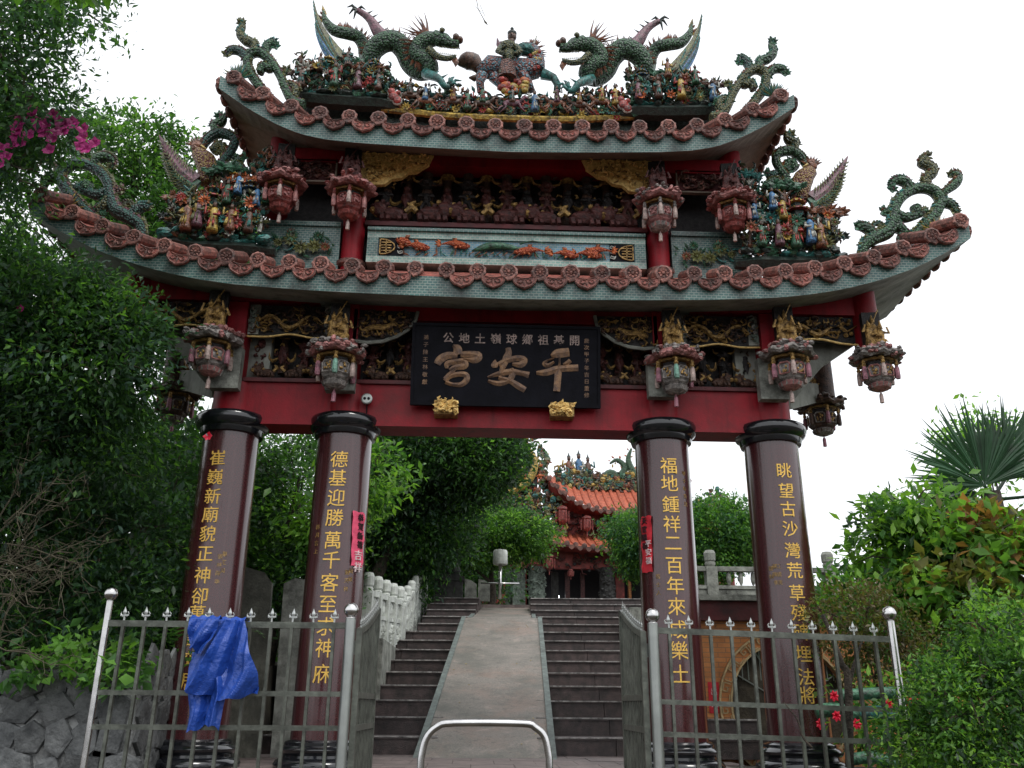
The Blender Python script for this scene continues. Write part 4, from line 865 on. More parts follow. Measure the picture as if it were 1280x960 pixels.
def dragon(label, side):
    Y = -.1; T = thing('dragon_sculpture', label, 'dragon'); r_ = random.Random(4)
    P = cat(W([(404, 12, 0), (407, 26, 0), (418, 38, 0), (434, 42, 0), (447, 46, .05), (455, 58, .1), (458, 72, .1), (462, 74, 0), (468, 62, -.05), (480, 53, -.1), (494, 52, -.1), (506, 64, -.05), (514, 82, 0), (528, 90, -.05), (538, 84, -.15), (532, 74, -.2), (521, 68, -.2), (524, 57, -.22), (534, 50, -.25), (544, 49, -.25)], Y), 4)
    rad = [.01, .05, .078, .082, .085, .09, .10, .115, .135, .14, .145, .14, .13, .12, .115, .105, .105, .11, .11, .095]
    b = MB(); b.tube(P, rad, 10, 0); finish(b, 'body', ['scales_green'], T, side)
    b = MB(); n = len(P)
    for i in range(8, n-3):
        d = (P[i+1]-P[i-1]).normalized(); nrm = Vector((-d.z, 0, d.x)); rr = float(np.interp(i/(n-1)*(len(rad)-1), range(len(rad)), rad))
        for k in (0, .5):
            a = P[i]+(P[i+1]-P[i])*k+nrm*rr*.85; l = r_.uniform(.09, .15); b.cone(a, a+nrm*l+d*-.03, .018, 0, 4)
    finish(b, 'back_spines', ['glaze_rust'], T, side, False)
    b = MB()
    for j in range(8): a = P[2+j//2]; b.leaf(a, a+Vector((r_.uniform(-.06, .05)-.02*j, 0, r_.uniform(.06, .2))), .025, j % 2)
    finish(b, 'tail_tuft', ['glaze_yellow', 'glaze_rust'], T, side, False)
    h = W([(545, 50, -.28)], Y)[0]; b = MB()
    b.ell(h+Vector((.06, 0, .01)), (.14, .09, .10), 0, 10, 7); b.tube(cat(W([(543, 47, -.28), (554, 50, -.30), (565, 55, -.30), (573, 54, -.30)], Y), 3), [.10, .085, .06, .055], 8, 0)
    b.ell(W([(570, 47, -.32)], Y)[0], (.05, .06, .055), 1, 7, 5); b.ell(W([(575, 50, -.32)], Y)[0], (.045, .06, .045), 1, 7, 5)
    for s in (-1, 1): b.ell(W([(553, 43, -.30)], Y)[0]+Vector((0, s*.06-.02, 0)), (.04, .03, .035), 2, 7, 5)
    for k in range(14): t = k/13; a = lerp(W([(550, 58, -.30)], Y)[0], W([(574, 60, -.30)], Y)[0], t); b.cone(a, a+Vector((0, 0, -.035)), .011, 2, 4)
    finish(b, 'head', ['scales_green', 'glaze_brown', 'glaze_olive'], T, side)
    b = MB(); J = cat(W([(536, 62, -.28), (546, 70, -.30), (558, 73, -.30), (570, 71, -.30)], Y), 3); b.tube(J, [.06, .042, .038, .03], 7, 0)
    for k in range(12): a = lerp(J[2], J[-1], k/11); b.cone(a+Vector((0, 0, .02)), a+Vector((0, 0, .06)), .010, 1, 4); b.cone(a+Vector((0, 0, -.02)), a+Vector((r_.uniform(-.03, .03), 0, -.10)), .018, 2, 4)
    b.leaf(J[-1], J[-1]+Vector((.0, 0, -.17)), .04, 2); finish(b, 'jaw', ['scales_olive', 'glaze_white', 'glaze_rust'], T, side, False)
    b = MB(); c = W([(535, 50, -.25)], Y)[0]
    for k in range(15): a = R(95+k*7.5); l = r_.uniform(.18, .30); s_ = c+Vector((math.cos(a)*.06, r_.uniform(-.06, .06), math.sin(a)*.08)); b.tube([s_, s_+Vector((math.cos(a)*l*.5, 0, math.sin(a)*l*.5)), s_+Vector((math.cos(a)*l-.03, 0, math.sin(a)*l+.03))], [.02, .012, .003], 4, 0)
    finish(b, 'mane', ['glaze_rust'], T, side, False)
    b = MB(); b.tube(cat(W([(537, 46, -.28), (531, 40, -.28), (528, 33, -.28), (525, 28, -.28)], Y), 3), [.035, .025, .018, .006], 6, 0); finish(b, 'horn', ['glaze_blue'], T, side)
    for nm, pts, cl in (('leg', [(482, 50, -.12), (473, 40, -.12), (464, 26, -.12), (455, 18, -.12), (447, 13, -.12)], [(434, 9), (436, 18), (442, 24), (457, 12)]),
                        ('leg', [(532, 92, -.2), (548, 98, -.35), (556, 108, -.35), (562, 108, -.35)], [(562, 97), (568, 96), (577, 101), (573, 107)])):
        Q = cat(W(pts, Y), 3); b = MB(); b.tube(Q, [.11, .085, .06, .045, .04] if pts[0][0] < 500 else [.07, .05, .04, .035], 8, 0)
        for cx_, cy_ in cl:
            e = W([(cx_, cy_, pts[-1][2])], Y)[0]; mid = lerp(Q[-1], e, .5)+Vector((0, -.03, .03)); b.tube([Q[-1], mid, e], [.025, .02, .006], 5, 1)
        for k in range(1, len(Q)-2, 2): b.cone(Q[k]+Vector((.05, 0, .02)), Q[k]+Vector((.13, 0, .08)), .02, 1, 4)
        finish(b, nm, ['glaze_mauve' if pts[0][0] < 500 else 'glaze_teal', 'glaze_dark' if pts[0][0] < 500 else 'glaze_teal'], T, side)
    # long swept feather planted behind the dragon's tail
    for pts, rr, mm in (([(428, 78), (414, 58), (402, 38), (395, 18), (392, 0)], [.12, .09, .06, .03, .004], 'glaze_olive'), ([(424, 84), (408, 62), (398, 44), (394, 30)], [.09, .07, .035, .004], 'glaze_blue'), ([(432, 82), (420, 62), (410, 46)], [.08, .06, .006], 'glaze_rust')):
        b = MB(); Q = cat(W(pts, Y-.05), 4); b.tube(Q, rr, 6, 0, flat=.4)
        for k in range(1, len(Q)-2): q = float(np.interp(k/(len(Q)-1)*(len(rr)-1), range(len(rr)), rr)); b.leaf(Q[k]+Vector((-q*.5, -.04, 0)), Q[k]+Vector((-q*1.1, -.03, .10)), .012, 1)
        finish(b, 'swept_feather', [mm, 'glaze_teal'], T, side, False)
    return T
dragon('left green ceramic dragon on the upper ridge facing the rider, one claw raised', 1)
dragon('right green ceramic dragon on the upper ridge facing the rider, one claw raised', -1)

# rider on a scaly beast in the middle of the ridge
T = thing('rider_statue', 'ceramic general riding a blue scaly beast at the centre of the upper ridge', 'statue'); Y = -.15; A = lambda u, v, d=0: at(u, v, Y+d)
b = MB(); b.tube([A(598, 92), A(612, 84), A(635, 86), A(655, 88), A(672, 86)], [.08, .16, .15, .16, .13], 10, 0); b.tube(cat([A(668, 88), A(670, 75), A(664, 63), A(652, 60)], 3), [.14, .12, .10, .08], 9, 0); b.build('beast_body', ['scales_blue'], T, True)
b = MB(); b.ell(A(656, 62, -.1), (.13, .10, .085), 0, 9, 6); b.tube([A(652, 62, -.1), A(645, 68, -.12)], [.07, .05], 7, 0); 
for k in range(24): a = R(-60+k*9); c = A(666, 68)+Vector((math.cos(a)*.08, RND.uniform(-.05, .02), math.sin(a)*.16)); b.cone(c, c+Vector((math.cos(a)*.10+.02, 0, math.sin(a)*.08)), .022, 1, 4)
b.tube([A(667, 55, -.05), A(671, 45, -.05)], [.02, .008], 5, 2); b.build('beast_head', ['glaze_teal', 'glaze_rust', 'glaze_white'], T)
b = MB()
for k in range(18): a = A(668, 78)+Vector((RND.uniform(-.08, .06), -.10, RND.uniform(-.2, .12))); b.ell(a, (.035, .03, .03), k % 2, 6, 4)
b.build('breast_scales', ['glaze_yellow', 'glaze_red'], T)
for pts in ([(603, 93), (600, 103), (601, 115)], [(652, 92), (660, 102), (664, 114)], [(678, 92), (692, 97), (697, 106), (696, 114)], [(616, 95), (626, 106), (632, 114)]):
    b = MB(); b.tube([A(*q, -.08) for q in pts], [.08, .055, .05, .045][:len(pts)], 7, 0); e = A(*pts[-1], -.08)
    for k in range(3): b.cone(e, e+Vector((.06, -.03, .02*k-.04)), .02, 0, 4)
    b.build('leg', ['scales_blue' if pts[0][0] < 670 else 'glaze_teal'], T, True)
b = MB(); b.tube(cat([A(600, 88), A(592, 78), A(583, 76), A(574, 77), A(571, 75)], 3), [.06, .12, .12, .06, .01], 9, 0); b.tube([A(600, 94), A(592, 98), A(586, 97)], [.03, .045, .01], 7, 0); b.build('beast_tail', ['glaze_brown'], T, True)
b = MB(); c = A(634, 92, -.15); b.lathe([(.13, -.06), (.125, .0), (.10, .13), (.09, .20)], (c.x, c.y, c.z-.03), 10, 0); b.build('skirt', ['scales_rust'], T)
b = MB(); c = A(636, 70, -.12); b.ell(c, (.085, .07, .14), 0, 10, 7); b.ell(A(635, 58, -.12), (.12, .08, .09), 0, 10, 6); b.tube([A(645, 58, -.14), A(651, 64, -.2), A(643, 68, -.22)], [.045, .035, .03], 7, 0)
b.tube([A(627, 58, -.12), A(622, 64, -.16), A(630, 68, -.2)], [.045, .035, .03], 7, 0); b.tube([A(632, 80, -.14), A(627, 92, -.2), A(631, 100, -.18)], [.06, .045, .035], 7, 0); b.build('torso', ['scales_olive'], T, True)
b = MB(); c = A(640, 46, -.12); b.ell(c, (.062, .06, .075), 0, 10, 7); b.tube([c, c+Vector((-.01, .01, -.14))], .045, 7, 0); b.ell(c+Vector((0, .0, .05)), (.066, .064, .045), 1, 10, 5); b.cone(c+Vector((0, 0, .08)), c+Vector((0, 0, .17)), .025, 1, 6); b.ell(c+Vector((0, 0, .13)), .026, 1, 6, 4)
b.ell(c+Vector((-.012, -.06, -.005)), (.012, .015, .016), 0, 5, 4)
for s in (-1, 1): b.ell(c+Vector((s*.024, -.056, .012)), .007, 1, 5, 4)
b.build('head', ['glaze_brown', 'glaze_dark'], T, True)
b = MB(); b.leaf(A(621, 46, -.1), A(626, 66, -.1), .035, 0); b.leaf(A(626, 50, -.1), A(627, 62, -.1), .03, 0); b.build('banner', ['glaze_mauve'], T)
b = MB(); r_ = random.Random(8)
for k in range(20): b.ell(A(r_.uniform(628, 656), r_.uniform(100, 116), -.2), (r_.uniform(.04, .08), .05, r_.uniform(.03, .055)), r_.choice((0, 1, 2)), 8, 5, .1, r_)
b.build('cloud_base', ['glaze_orange', 'glaze_red', 'glaze_yellow'], T, True)

# ---- parts of the ceramic gardens
def g_pine(T, c, h, mt, r_, disc=True):
    b = MB(); P = [Vector(c)+Vector((r_.uniform(-.12, .12)*h*t, r_.uniform(-.03, .03), h*t)) for t in (0, .3, .55, .8)]; b.tube(cat(P, 3), [h*.05, h*.04, h*.025], 6, 1)
    for s in (-1, 1): b.tube([P[2], P[2]+Vector((s*h*.25, -.02, h*.2))], [h*.03, h*.02], 5, 1)
    for q, rr in ((P[3], .30), (P[2]+Vector((-h*.26, -.02, h*.22)), .22), (P[2]+Vector((h*.26, -.02, h*.20)), .22)):
        for k in range(20): a = r_.uniform(0, 6.28); e = Vector((math.cos(a), r_.uniform(-.7, .3), math.sin(a)*.55)); b.leaf(q+e*h*rr*.15, q+e*h*rr, h*.045, 0)
        b.ell(q, (h*rr*.6, h*rr*.4, h*rr*.36), 0, 8, 5, .15, r_)
    b.build('ceramic_tree', [mt, 'glaze_white' if r_.random() < .5 else 'glaze_brown'], T)
def g_pagoda(T, c, s, mt, r_):
    b = MB(); z = 0
    for k, rr in enumerate((1, .72)):
        b.lathe([(rr*.62*s, z), (rr*.62*s, z+.5*s)], c, 6, 2)
        b.lathe([(rr*s, z+.46*s), (rr*.98*s, z+.56*s), (rr*.6*s, z+.80*s), (rr*.35*s, z+.92*s)], c, 12, 0 if k == 0 else 1)
        for j in range(12): a = j*.5236; b.ell((c[0]+math.cos(a)*rr*s, c[1]+math.sin(a)*rr*s, c[2]+z+.5*s), s*.10, 1 if k == 0 else 0, 5, 4)
        z += .8*s
    b.cone((c[0], c[1], c[2]+z+.05*s), (c[0], c[1], c[2]+z+.6*s), s*.16, 0, 6); b.build('ceramic_pavilion', [mt, 'glaze_yellow', 'glaze_dark'], T)
def g_man(T, c, h, ms, r_, lean=0):
    b = MB(); x, y, z = c; q = r_.choice((-1, 1))
    b.lathe([(h*.16, 0), (h*.17, h*.08), (h*.11, h*.45), (h*.13, h*.66), (h*.06, h*.78)], (x, y, z), 9, 0)
    b.ell((x, y-h*.03, z+h*.86), (h*.07, h*.07, h*.09), 2, 8, 6); b.ell((x, y, z+h*.93), (h*.08, h*.08, h*.055), 3, 8, 4); b.cone((x, y, z+h*.95), (x, y, z+h*1.12), h*.05, 3, 6)
    b.tube([(x+q*h*.12, y, z+h*.68), (x+q*h*.25, y-h*.08, z+h*.55), (x+q*h*.22, y-h*.12, z+h*.78)], [h*.05, h*.045, h*.03], 6, 1)
    b.tube([(x-q*h*.12, y, z+h*.68), (x-q*h*.18, y-h*.12, z+h*.50), (x-q*h*.02, y-h*.18, z+h*.48)], [h*.05, h*.045, h*.03], 6, 1)
    for k in range(4): xx = r_.uniform(-.1, .1)*h; b.leaf((x+xx, y-h*.12, z+h*.45), (x+xx*1.6, y-h*.17, z+h*.04), h*.03, 1)
    b.build('figurine', [ms[0], ms[1], 'glaze_brown', 'glaze_dark'], T, True)
def g_horse(T, c, h, hc, ms, r_, d=1):
    b = MB(); x, y, z = c
    b.tube([(x-d*h*.42, y, z+h*.5), (x-d*h*.2, y, z+h*.56), (x+d*h*.1, y, z+h*.52), (x+d*h*.35, y, z+h*.58)], [h*.12, h*.17, h*.15, h*.15], 8, 0)
    b.tube([(x+d*h*.35, y, z+h*.6), (x+d*h*.52, y, z+h*.85), (x+d*h*.6, y, z+h*.95)], [h*.13, h*.085, h*.07], 7, 0); b.tube([(x+d*h*.55, y, z+h*.97), (x+d*h*.8, y-.02, z+h*.78)], [h*.085, h*.04], 7, 0)
    for k in range(6): a = Vector((x+d*h*(.36+.035*k), y, z+h*(.72+.05*k))); b.cone(a, a+Vector((-d*h*.12, 0, h*.05)), h*.03, 1, 4)
    for fx, kx, ex, ez in ((.36, .55, .75, .28), (.32, .42, .62, .05), (-.35, -.55, -.75, .0), (-.32, -.30, -.55, .0)):
        b.tube([(x+d*h*fx, y+r_.uniform(-.04, .04), z+h*.48), (x+d*h*kx, y-.02, z+h*.28), (x+d*h*ex, y-.02, z+h*ez)], [h*.075, h*.045, h*.035], 6, 0)
    b.tube(cat([(x-d*h*.45, y, z+h*.55), (x-d*h*.65, y, z+h*.6), (x-d*h*.8, y, z+h*.4)], 3), [h*.04, h*.06, h*.01], 6, 1)
    b.build('ceramic_horse', [hc, 'glaze_dark'], T, True)
    g_man(T, (x, y-.03, z+h*.52), h*.95, ms, r_)
def g_rocks(T, x0, x1, z0, y, n, r_, mats=('glaze_dark', 'glaze_green', 'glaze_teal')):
    b = MB()
    for k in range(n): b.ell((lerp(x0, x1, (k+.5)/n)+r_.uniform(-.04, .04), y+r_.uniform(-.05, .05), z0(lerp(x0, x1, (k+.5)/n))+r_.uniform(-.02, .05)), (r_.uniform(.05, .11), .07, r_.uniform(.03, .07)), r_.randrange(len(mats)), 7, 5, .22, r_)
    b.build('rockery', list(mats), T)
def g_flowers(T, x0, x1, z0, z1, y, n, r_):
    ms = ['glaze_yellow', 'glaze_rust', 'glaze_teal', 'glaze_green', 'glaze_red', 'glaze_white', 'glaze_olive', 'glaze_orange']; b = MB()
    for k in range(n): b.rosette((r_.uniform(x0, x1), y-r_.uniform(0, .15), r_.uniform(z0, z1)), r_.uniform(.05, .10), r_.randrange(8), r_.choice((7, 9, 11)), r_.uniform(.2, .9), r_.choice((0, 1, 4)))
    b.build('ceramic_flowers', ms, T)['kind'] = 'stuff'
    b = MB()
    for k in range(n*5):
        a = Vector((r_.uniform(x0, x1), y-r_.uniform(-.05, .12), r_.uniform(z0, z1))); b.leaf(a, a+Vector((r_.uniform(-.13, .13), r_.uniform(-.06, .02), r_.uniform(-.02, .13))), r_.uniform(.015, .03), r_.randrange(4))
    b.build('ceramic_leaves', ['glaze_green', 'glaze_teal', 'glaze_olive', 'glaze_dark'], T)['kind'] = 'stuff'
PALS = [('glaze_blue', 'glaze_white'), ('glaze_rust', 'glaze_yellow'), ('glaze_green', 'glaze_red'), ('glaze_brown', 'glaze_teal'), ('glaze_mauve', 'glaze_olive'), ('glaze_yellow', 'glaze_red')]
def garden(label, side, seed, x0, x1, base, Y, H, lay, nfl):
    T = thing('ceramic_garden', label, 'roof ornament', group='ceramic gardens of figures and trees on the roofs'); r_ = random.Random(seed)
    g_rocks(T, x0, x1, base, Y-.05, 14, r_)
    for kind, t, dz, sz, mt in lay:
        x = lerp(x0, x1, t); c = (x, Y+r_.uniform(-.08, .05), base(x)+dz)
        if kind == 'T': g_pine(T, c, sz, mt, r_)
        elif kind == 'P': g_pagoda(T, c, sz, mt, r_)
        else: g_man(T, (c[0], Y-.16, c[2]), sz, r_.choice(PALS), r_)
    g_flowers(T, x0+.05, x1-.05, min(base(x0), base(x1))+.03, max(base(x0), base(x1))+H*.55, Y-.02, nfl, r_)
    b = MB(); hh = H*(.85 if base(x0) > 7 else .78)
    for k in range(int((850 if base(x0) > 7 else 900)*(x1-x0))):
        x = r_.uniform(x0, x1); t = (x-x0)/(x1-x0); top = hh*(1.0+.35*math.sin(t*7+seed)*math.sin(t*4+1)-.35*abs(t-.45)) if base(x0) > 7 else (1.28-.85*t+.12*math.sin(t*14)); a = Vector((x, Y+r_.uniform(-.06, .12), base(x)+r_.uniform(.0, 1)*max(.15, top))); q = r_.random()
        if q < .45: b.leaf(a, a+Vector((r_.uniform(-.10, .10), r_.uniform(-.08, .0), r_.uniform(-.02, .12))), r_.uniform(.012, .028), r_.randrange(6))
        elif q < .75: b.ell(a, (r_.uniform(.02, .05), .03, r_.uniform(.02, .045)), r_.randrange(6), 6, 4, .25, r_)
        else: a0 = r_.uniform(0, 6.28); b.tube([a+Vector((math.cos(a0+q2*.8)*.05, -.03, math.sin(a0+q2*.8)*.05)) for q2 in range(4)], [.006, .014, .014, .005], 4, r_.randrange(6))
    b.build('foliage_relief', ['glaze_green', 'glaze_dark', 'glaze_teal', 'glaze_olive', 'glaze_rust', 'glaze_brown'], T)['kind'] = 'stuff'
    if side < 0:
        done = set()
        for ch in T.children:
            me = ch.data
            if me.name in done: continue
            done.add(me.name); me.transform(Matrix.Scale(-1, 4, (1, 0, 0))); me.flip_normals()
    return T
lay1 = [('M', .08, .02, .30, 0), ('T', .22, .05, .50, 'glaze_rust'), ('P', .15, .40, .10, 'glaze_blue'), ('M', .30, .03, .34, 0), ('T', .45, .08, .62, 'glaze_green'), ('P', .66, .42, .12, 'glaze_yellow'), ('M', .55, .05, .36, 0), ('T', .78, .02, .5, 'glaze_rust'), ('M', .72, .28, .28, 0), ('M', .90, .03, .32, 0), ('M', .42, .36, .30, 0), ('T', .95, .03, .38, 'glaze_brown')]
for s, lb, sd_ in ((1, 'ceramic garden of trees, pavilions and figures under the right dragon, upper roof', 21), (-1, 'ceramic garden of trees, pavilions and figures under the left dragon, upper roof', 22)):
    garden(lb, s, sd_, 1.55, 2.72, lambda x: 7.80, -.30, .75, lay1, 16)
    b = MB(); P = cat([(1.35, -.30, 7.66), (1.6, -.32, 7.70), (2.0, -.32, 7.71), (2.5, -.32, 7.74), (2.72, -.30, 7.80)], 4); b.tube(P, [.04, .085, .09, .09, .05], 6, 0, flat=1.4)
    if s < 0: b.mirror()
    tag(b.build('garden_tray', 'glaze_dark'), 'dark ledge carrying the ceramic garden on the %s of the upper roof' % ('right' if s > 0 else 'left'), 'ledge', 'dark ledges under the ceramic gardens')
lay2 = [('T', .06, .10, .55, 'glaze_green'), ('M', .15, .05, .34, 0), ('T', .24, .45, .45, 'glaze_orange'), ('P', .36, .80, .12, 'glaze_yellow'), ('M', .30, .55, .30, 0), ('T', .12, .75, .40, 'glaze_teal'), ('P', .20, .62, .11, 'glaze_blue'), ('M', .33, .06, .36, 0), ('T', .45, .45, .60, 'glaze_green'), ('P', .58, .50, .15, 'glaze_red'), ('M', .50, .04, .40, 0), ('M', .66, .10, .40, 0), ('T', .85, .10, .62, 'glaze_rust'), ('M', .76, .05, .42, 0), ('T', .97, .0, .40, 'glaze_dark'), ('M', .40, .42, .32, 0), ('M', .10, .40, .28, 0)]
for s, lb, sd_ in ((1, 'large ceramic garden with red pavilion and figures on the right of the lower roof', 31), (-1, 'large ceramic garden of trees and figures on the left of the lower roof', 32)):
    garden(lb, s, sd_, 2.82, 3.98, lambda x: 5.63, -.42, 1.05, lay2, 34)
    b = MB(); P = cat([(2.7, -.40, 5.52), (3.0, -.42, 5.52), (3.5, -.42, 5.53), (3.9, -.42, 5.60), (4.05, -.40, 5.68)], 4); b.tube(P, [.05, .09, .09, .07, .04], 6, 0, flat=1.4)
    if s < 0: b.mirror()
    tag(b.build('garden_tray', 'glaze_dark'), 'dark ledge carrying the ceramic garden on the %s of the lower roof' % ('right' if s > 0 else 'left'), 'ledge', 'dark ledges under the ceramic gardens')
    # bird with a long upswept tail behind the garden
    T = thing('phoenix_sculpture', 'ceramic phoenix with long swept tail above the %s garden of the lower roof' % ('right' if s > 0 else 'left'), 'bird', group='phoenixes above the lower roof gardens'); Y = -.38
    b = MB(); b.tube(cat(W([(1000, 252), (999, 238), (1004, 224), (1014, 214)], Y), 4), [.10, .135, .13, .085], 10, 0); finish(b, 'body', ['scales_gold'], T, s)
    b = MB(); c = at(1014, 207, Y); b.ell(c, (.08, .06, .08), 0, 8, 6); b.cone(c+Vector((-.05, -.02, 0)), c+Vector((-.14, -.03, -.05)), .025, 1, 5)
    for k in range(9): a = R(20+k*17); b.leaf(c, c+Vector((math.cos(a)*.16, -.02, math.sin(a)*.14)), .022, 0)
    finish(b, 'head', ['glaze_rust', 'glaze_yellow'], T, s, False)
    for pts, rr, mm in (([(1016, 250), (1034, 236), (1048, 216), (1060, 195)], [.12, .11, .07, .006], 'glaze_mauve'), ([(1014, 256), (1032, 246), (1046, 230), (1055, 212)], [.10, .10, .07, .01], 'glaze_green'), ([(1018, 262), (1034, 252), (1044, 238), (1050, 225)], [.08, .08, .05, .01], 'glaze_dark')):
        b = MB(); Q = cat(W(pts, Y-.05), 5); b.tube(Q, rr, 6, 0, flat=.35)
        for k in range(1, len(Q)-3): q = float(np.interp(k/(len(Q)-1)*(len(rr)-1), range(len(rr)), rr)); d = (Q[k+1]-Q[k]).normalized(); nn = Vector((-d.z, 0, d.x)); b.leaf(Q[k]+nn*q*.3+Vector((0, -.05, 0)), Q[k]+nn*q*1.15+d*.12, .014, 1); b.leaf(Q[k]-nn*q*.3+Vector((0, -.05, 0)), Q[k]-nn*q*1.1+d*.12, .014, 1)
        finish(b, 'tail_feather', [mm, 'glaze_olive'], T, s, False)
# horsemen and figures along the middle of the upper ridge
HM = [(531, 131, 1, 'glaze_rust', 0), (566, 132, 1, 'glaze_brown', 1), (603, 134, 1, 'glaze_brown', 2), (640, 134, 1, 'glaze_mauve', 3), (696, 134, -1, 'glaze_rust', 4), (724, 136, -1, 'glaze_brown', 1), (752, 132, -1, 'glaze_rust', 5), (512, 124, 1, 'glaze_brown', 3)]
LB = ['ceramic horseman in blue and white, fifth group from the left dragon garden', '']
names = ['brown ceramic horseman under the left dragon head', 'ceramic horseman on a dark horse between left dragon and beast tail', 'ceramic horseman below the tail of the central beast', 'ceramic horseman directly below the central rider', 'ceramic horseman on a red-brown horse below the raised forefoot of the beast', 'ceramic horseman below the jaw of the right dragon', 'ceramic horseman beside the red cloud on the right of the ridge', 'ceramic horseman beside the red cloud on the left of the ridge']
for (u, v, d, hc, pl), lb in zip(HM, names):
    T = thing('ceramic_horseman', lb, 'figurine', group='ceramic horsemen along the upper ridge'); p = at(u, v+9, -.34); g_horse(T, (p.x, -.36, p.z), .27, hc, PALS[pl], RND, d)
for (u, v, pl, lb) in ((584, 130, 2, 'ceramic foot soldier between two horsemen left of the ridge centre'), (668, 132, 0, 'blue ceramic foot soldier right of the ridge centre'), (769, 124, 5, 'yellow ceramic acrobat figure left of the right-hand red cloud')):
    T = thing('ceramic_soldier', lb, 'figurine', group='ceramic soldiers along the upper ridge'); p = at(u, v+10, -.34); g_man(T, (p.x, -.38, p.z), .32, PALS[pl], RND)
for (u, v, lb) in ((492, 121, 'red and white ceramic cloud left of the ridge centre'), (779, 131, 'red and white ceramic cloud right of the ridge centre')):
    p = at(u, v, -.4); b = MB()
    for dx, dz, rr in ((0, 0, .085), (.05, -.06, .07), (-.03, .07, .06), (.06, .05, .04)): b.ell((p.x+dx, p.y, p.z+dz), (rr, .03, rr), 1, 10, 5); b.ell((p.x+dx, p.y-.016, p.z+dz), (rr*.8, .03, rr*.8), 0, 10, 5)
    tag(b.build('ceramic_cloud', ['glaze_red', 'glaze_white'], None, True), lb, 'roof ornament', 'ceramic clouds on the ridge')
b = MB(); P = cat([(-1.6, -.30, 7.66), (-.8, -.33, 7.56), (0, -.34, 7.54), (.8, -.33, 7.56), (1.6, -.30, 7.66)], 5); b.tube(P, .045, 6, 0); b.build('ridge_moulding', 'glaze_yellow', G)
b = MB(); b.box(-1.6, 1.6, -.2, .2, 7.4, 7.86); b.build('ridge_core', 'glaze_dark', G)
b = MB(); b.box(-2.8, 2.8, -.12, .12, 7.3, 7.80); b.build('ridge_core', 'glaze_dark', G)
b = MB(); P = cat([(-1.3, -.22, 7.98), (-.6, -.25, 7.90), (0, -.26, 7.88), (.6, -.25, 7.90), (1.3, -.22, 7.98)], 5); b.tube(P, .035, 6, 0); b.build('ridge_moulding', 'glaze_teal', G)
b = MB(); r_ = random.Random(12)
for k in range(60): x = r_.uniform(-1.55, 1.55); b.rosette((x, -.34, 7.62+r_.uniform(-.02, .16)), r_.uniform(.04, .08), r_.randrange(6), 8, .5, 5)
for k in range(900):
    x = r_.uniform(-1.7, 1.7); top = .30+.28*(abs(x)/1.7)**2+.05*math.sin(x*7); a = Vector((x, -.28+r_.uniform(-.08, .14), 7.62+r_.uniform(0, 1)*top)); q = r_.random()
    if q < .5: b.leaf(a, a+Vector((r_.uniform(-.10, .10), r_.uniform(-.08, 0), r_.uniform(-.03, .12))), r_.uniform(.012, .028), r_.choice((0, 1, 3, 3, 4)))
    elif q < .8: b.ell(a, (r_.uniform(.02, .05), .03, r_.uniform(.02, .045)), r_.choice((0, 1, 3, 3, 4, 5)), 6, 4, .25, r_)
    else: a0 = r_.uniform(0, 6.28); b.tube([a+Vector((math.cos(a0+q2*.8)*.06, -.03, math.sin(a0+q2*.8)*.06)) for q2 in range(4)], [.006, .016, .016, .005], 4, r_.choice((0, 3, 4)))
for k in range(60): x = r_.uniform(-1.55, 1.55); b.ell((x, -.30+r_.uniform(-.05, .05), 7.66+r_.uniform(-.02, .16)), (r_.uniform(.03, .07), .04, r_.uniform(.02, .05)), r_.randrange(6), 7, 4, .2, r_)
b.build('ridge_flowers', ['glaze_green', 'glaze_teal', 'glaze_red', 'glaze_dark', 'glaze_rust', 'glaze_yellow'], G)['kind'] = 'stuff'
# ================================================================== RED PAPERS ON THE COLUMNS
def paper(name, label, cx, ang, z0, z1, wdt, m_, lines, tilt=0):
    T = thing(name, label, 'poster'); rad = .312; b = MB(); n = 8; r_ = random.Random(int(ang*10)+5)
    v = []; rows = 10
    for j in range(rows+1):
        for i in range(n+1):
            a = ang+(i/n-.5)*wdt/rad+tilt*(j/rows-.5); rr = rad+.006+.004*math.sin(j*1.7+i*.6)+(.01 if i in (0, n) and j % 4 == 1 else 0); v.append((cx+math.sin(a)*rr, -math.cos(a)*rr, lerp(z0, z1, j/rows)+.006*math.sin(i*1.3)*(1 if j in (0, rows) else 0)))
    b.add(v, [(j*(n+1)+i, j*(n+1)+i+1, (j+1)*(n+1)+i+1, (j+1)*(n+1)+i) for j in range(rows) for i in range(n)], 0); b.build('sheet', m_, T)
    for off, s_, mm, sz, zt in lines:
        g = MB(); k = len(s_)
        for i, ch in enumerate(s_): glyph_col(g, ch, cx, 0, rad+.014, ang+off/rad+tilt*((zt-i*sz*1.12-z0)/(z1-z0)-.5), zt-i*sz*1.12, sz)
        g.build('lettering', mm, T)
p = at(445, 640, -.2).z; q = at(445, 708, -.2).z
paper('pink_poster', 'torn pink paper strip with dark characters pasted on the second column from left', -1.793, R(52), q, p, .17, 'paper_pink', [(.02, '恭賀新禧', 'ink', .085, p-.06), (.0, '吉祥', 'ink_white', .11, p-.46)], R(-4))
p = at(803, 645, -.2).z; q = at(803, 715, -.2).z
paper('red_poster', 'bright red paper strip with faded characters pasted on the third column from left', 1.793, R(-55), q, p, .15, 'paper_red', [(-.02, '天官賜福', 'ink', .08, p-.05), (.03, '平安福', 'ink_white', .08, p-.30)], R(3))

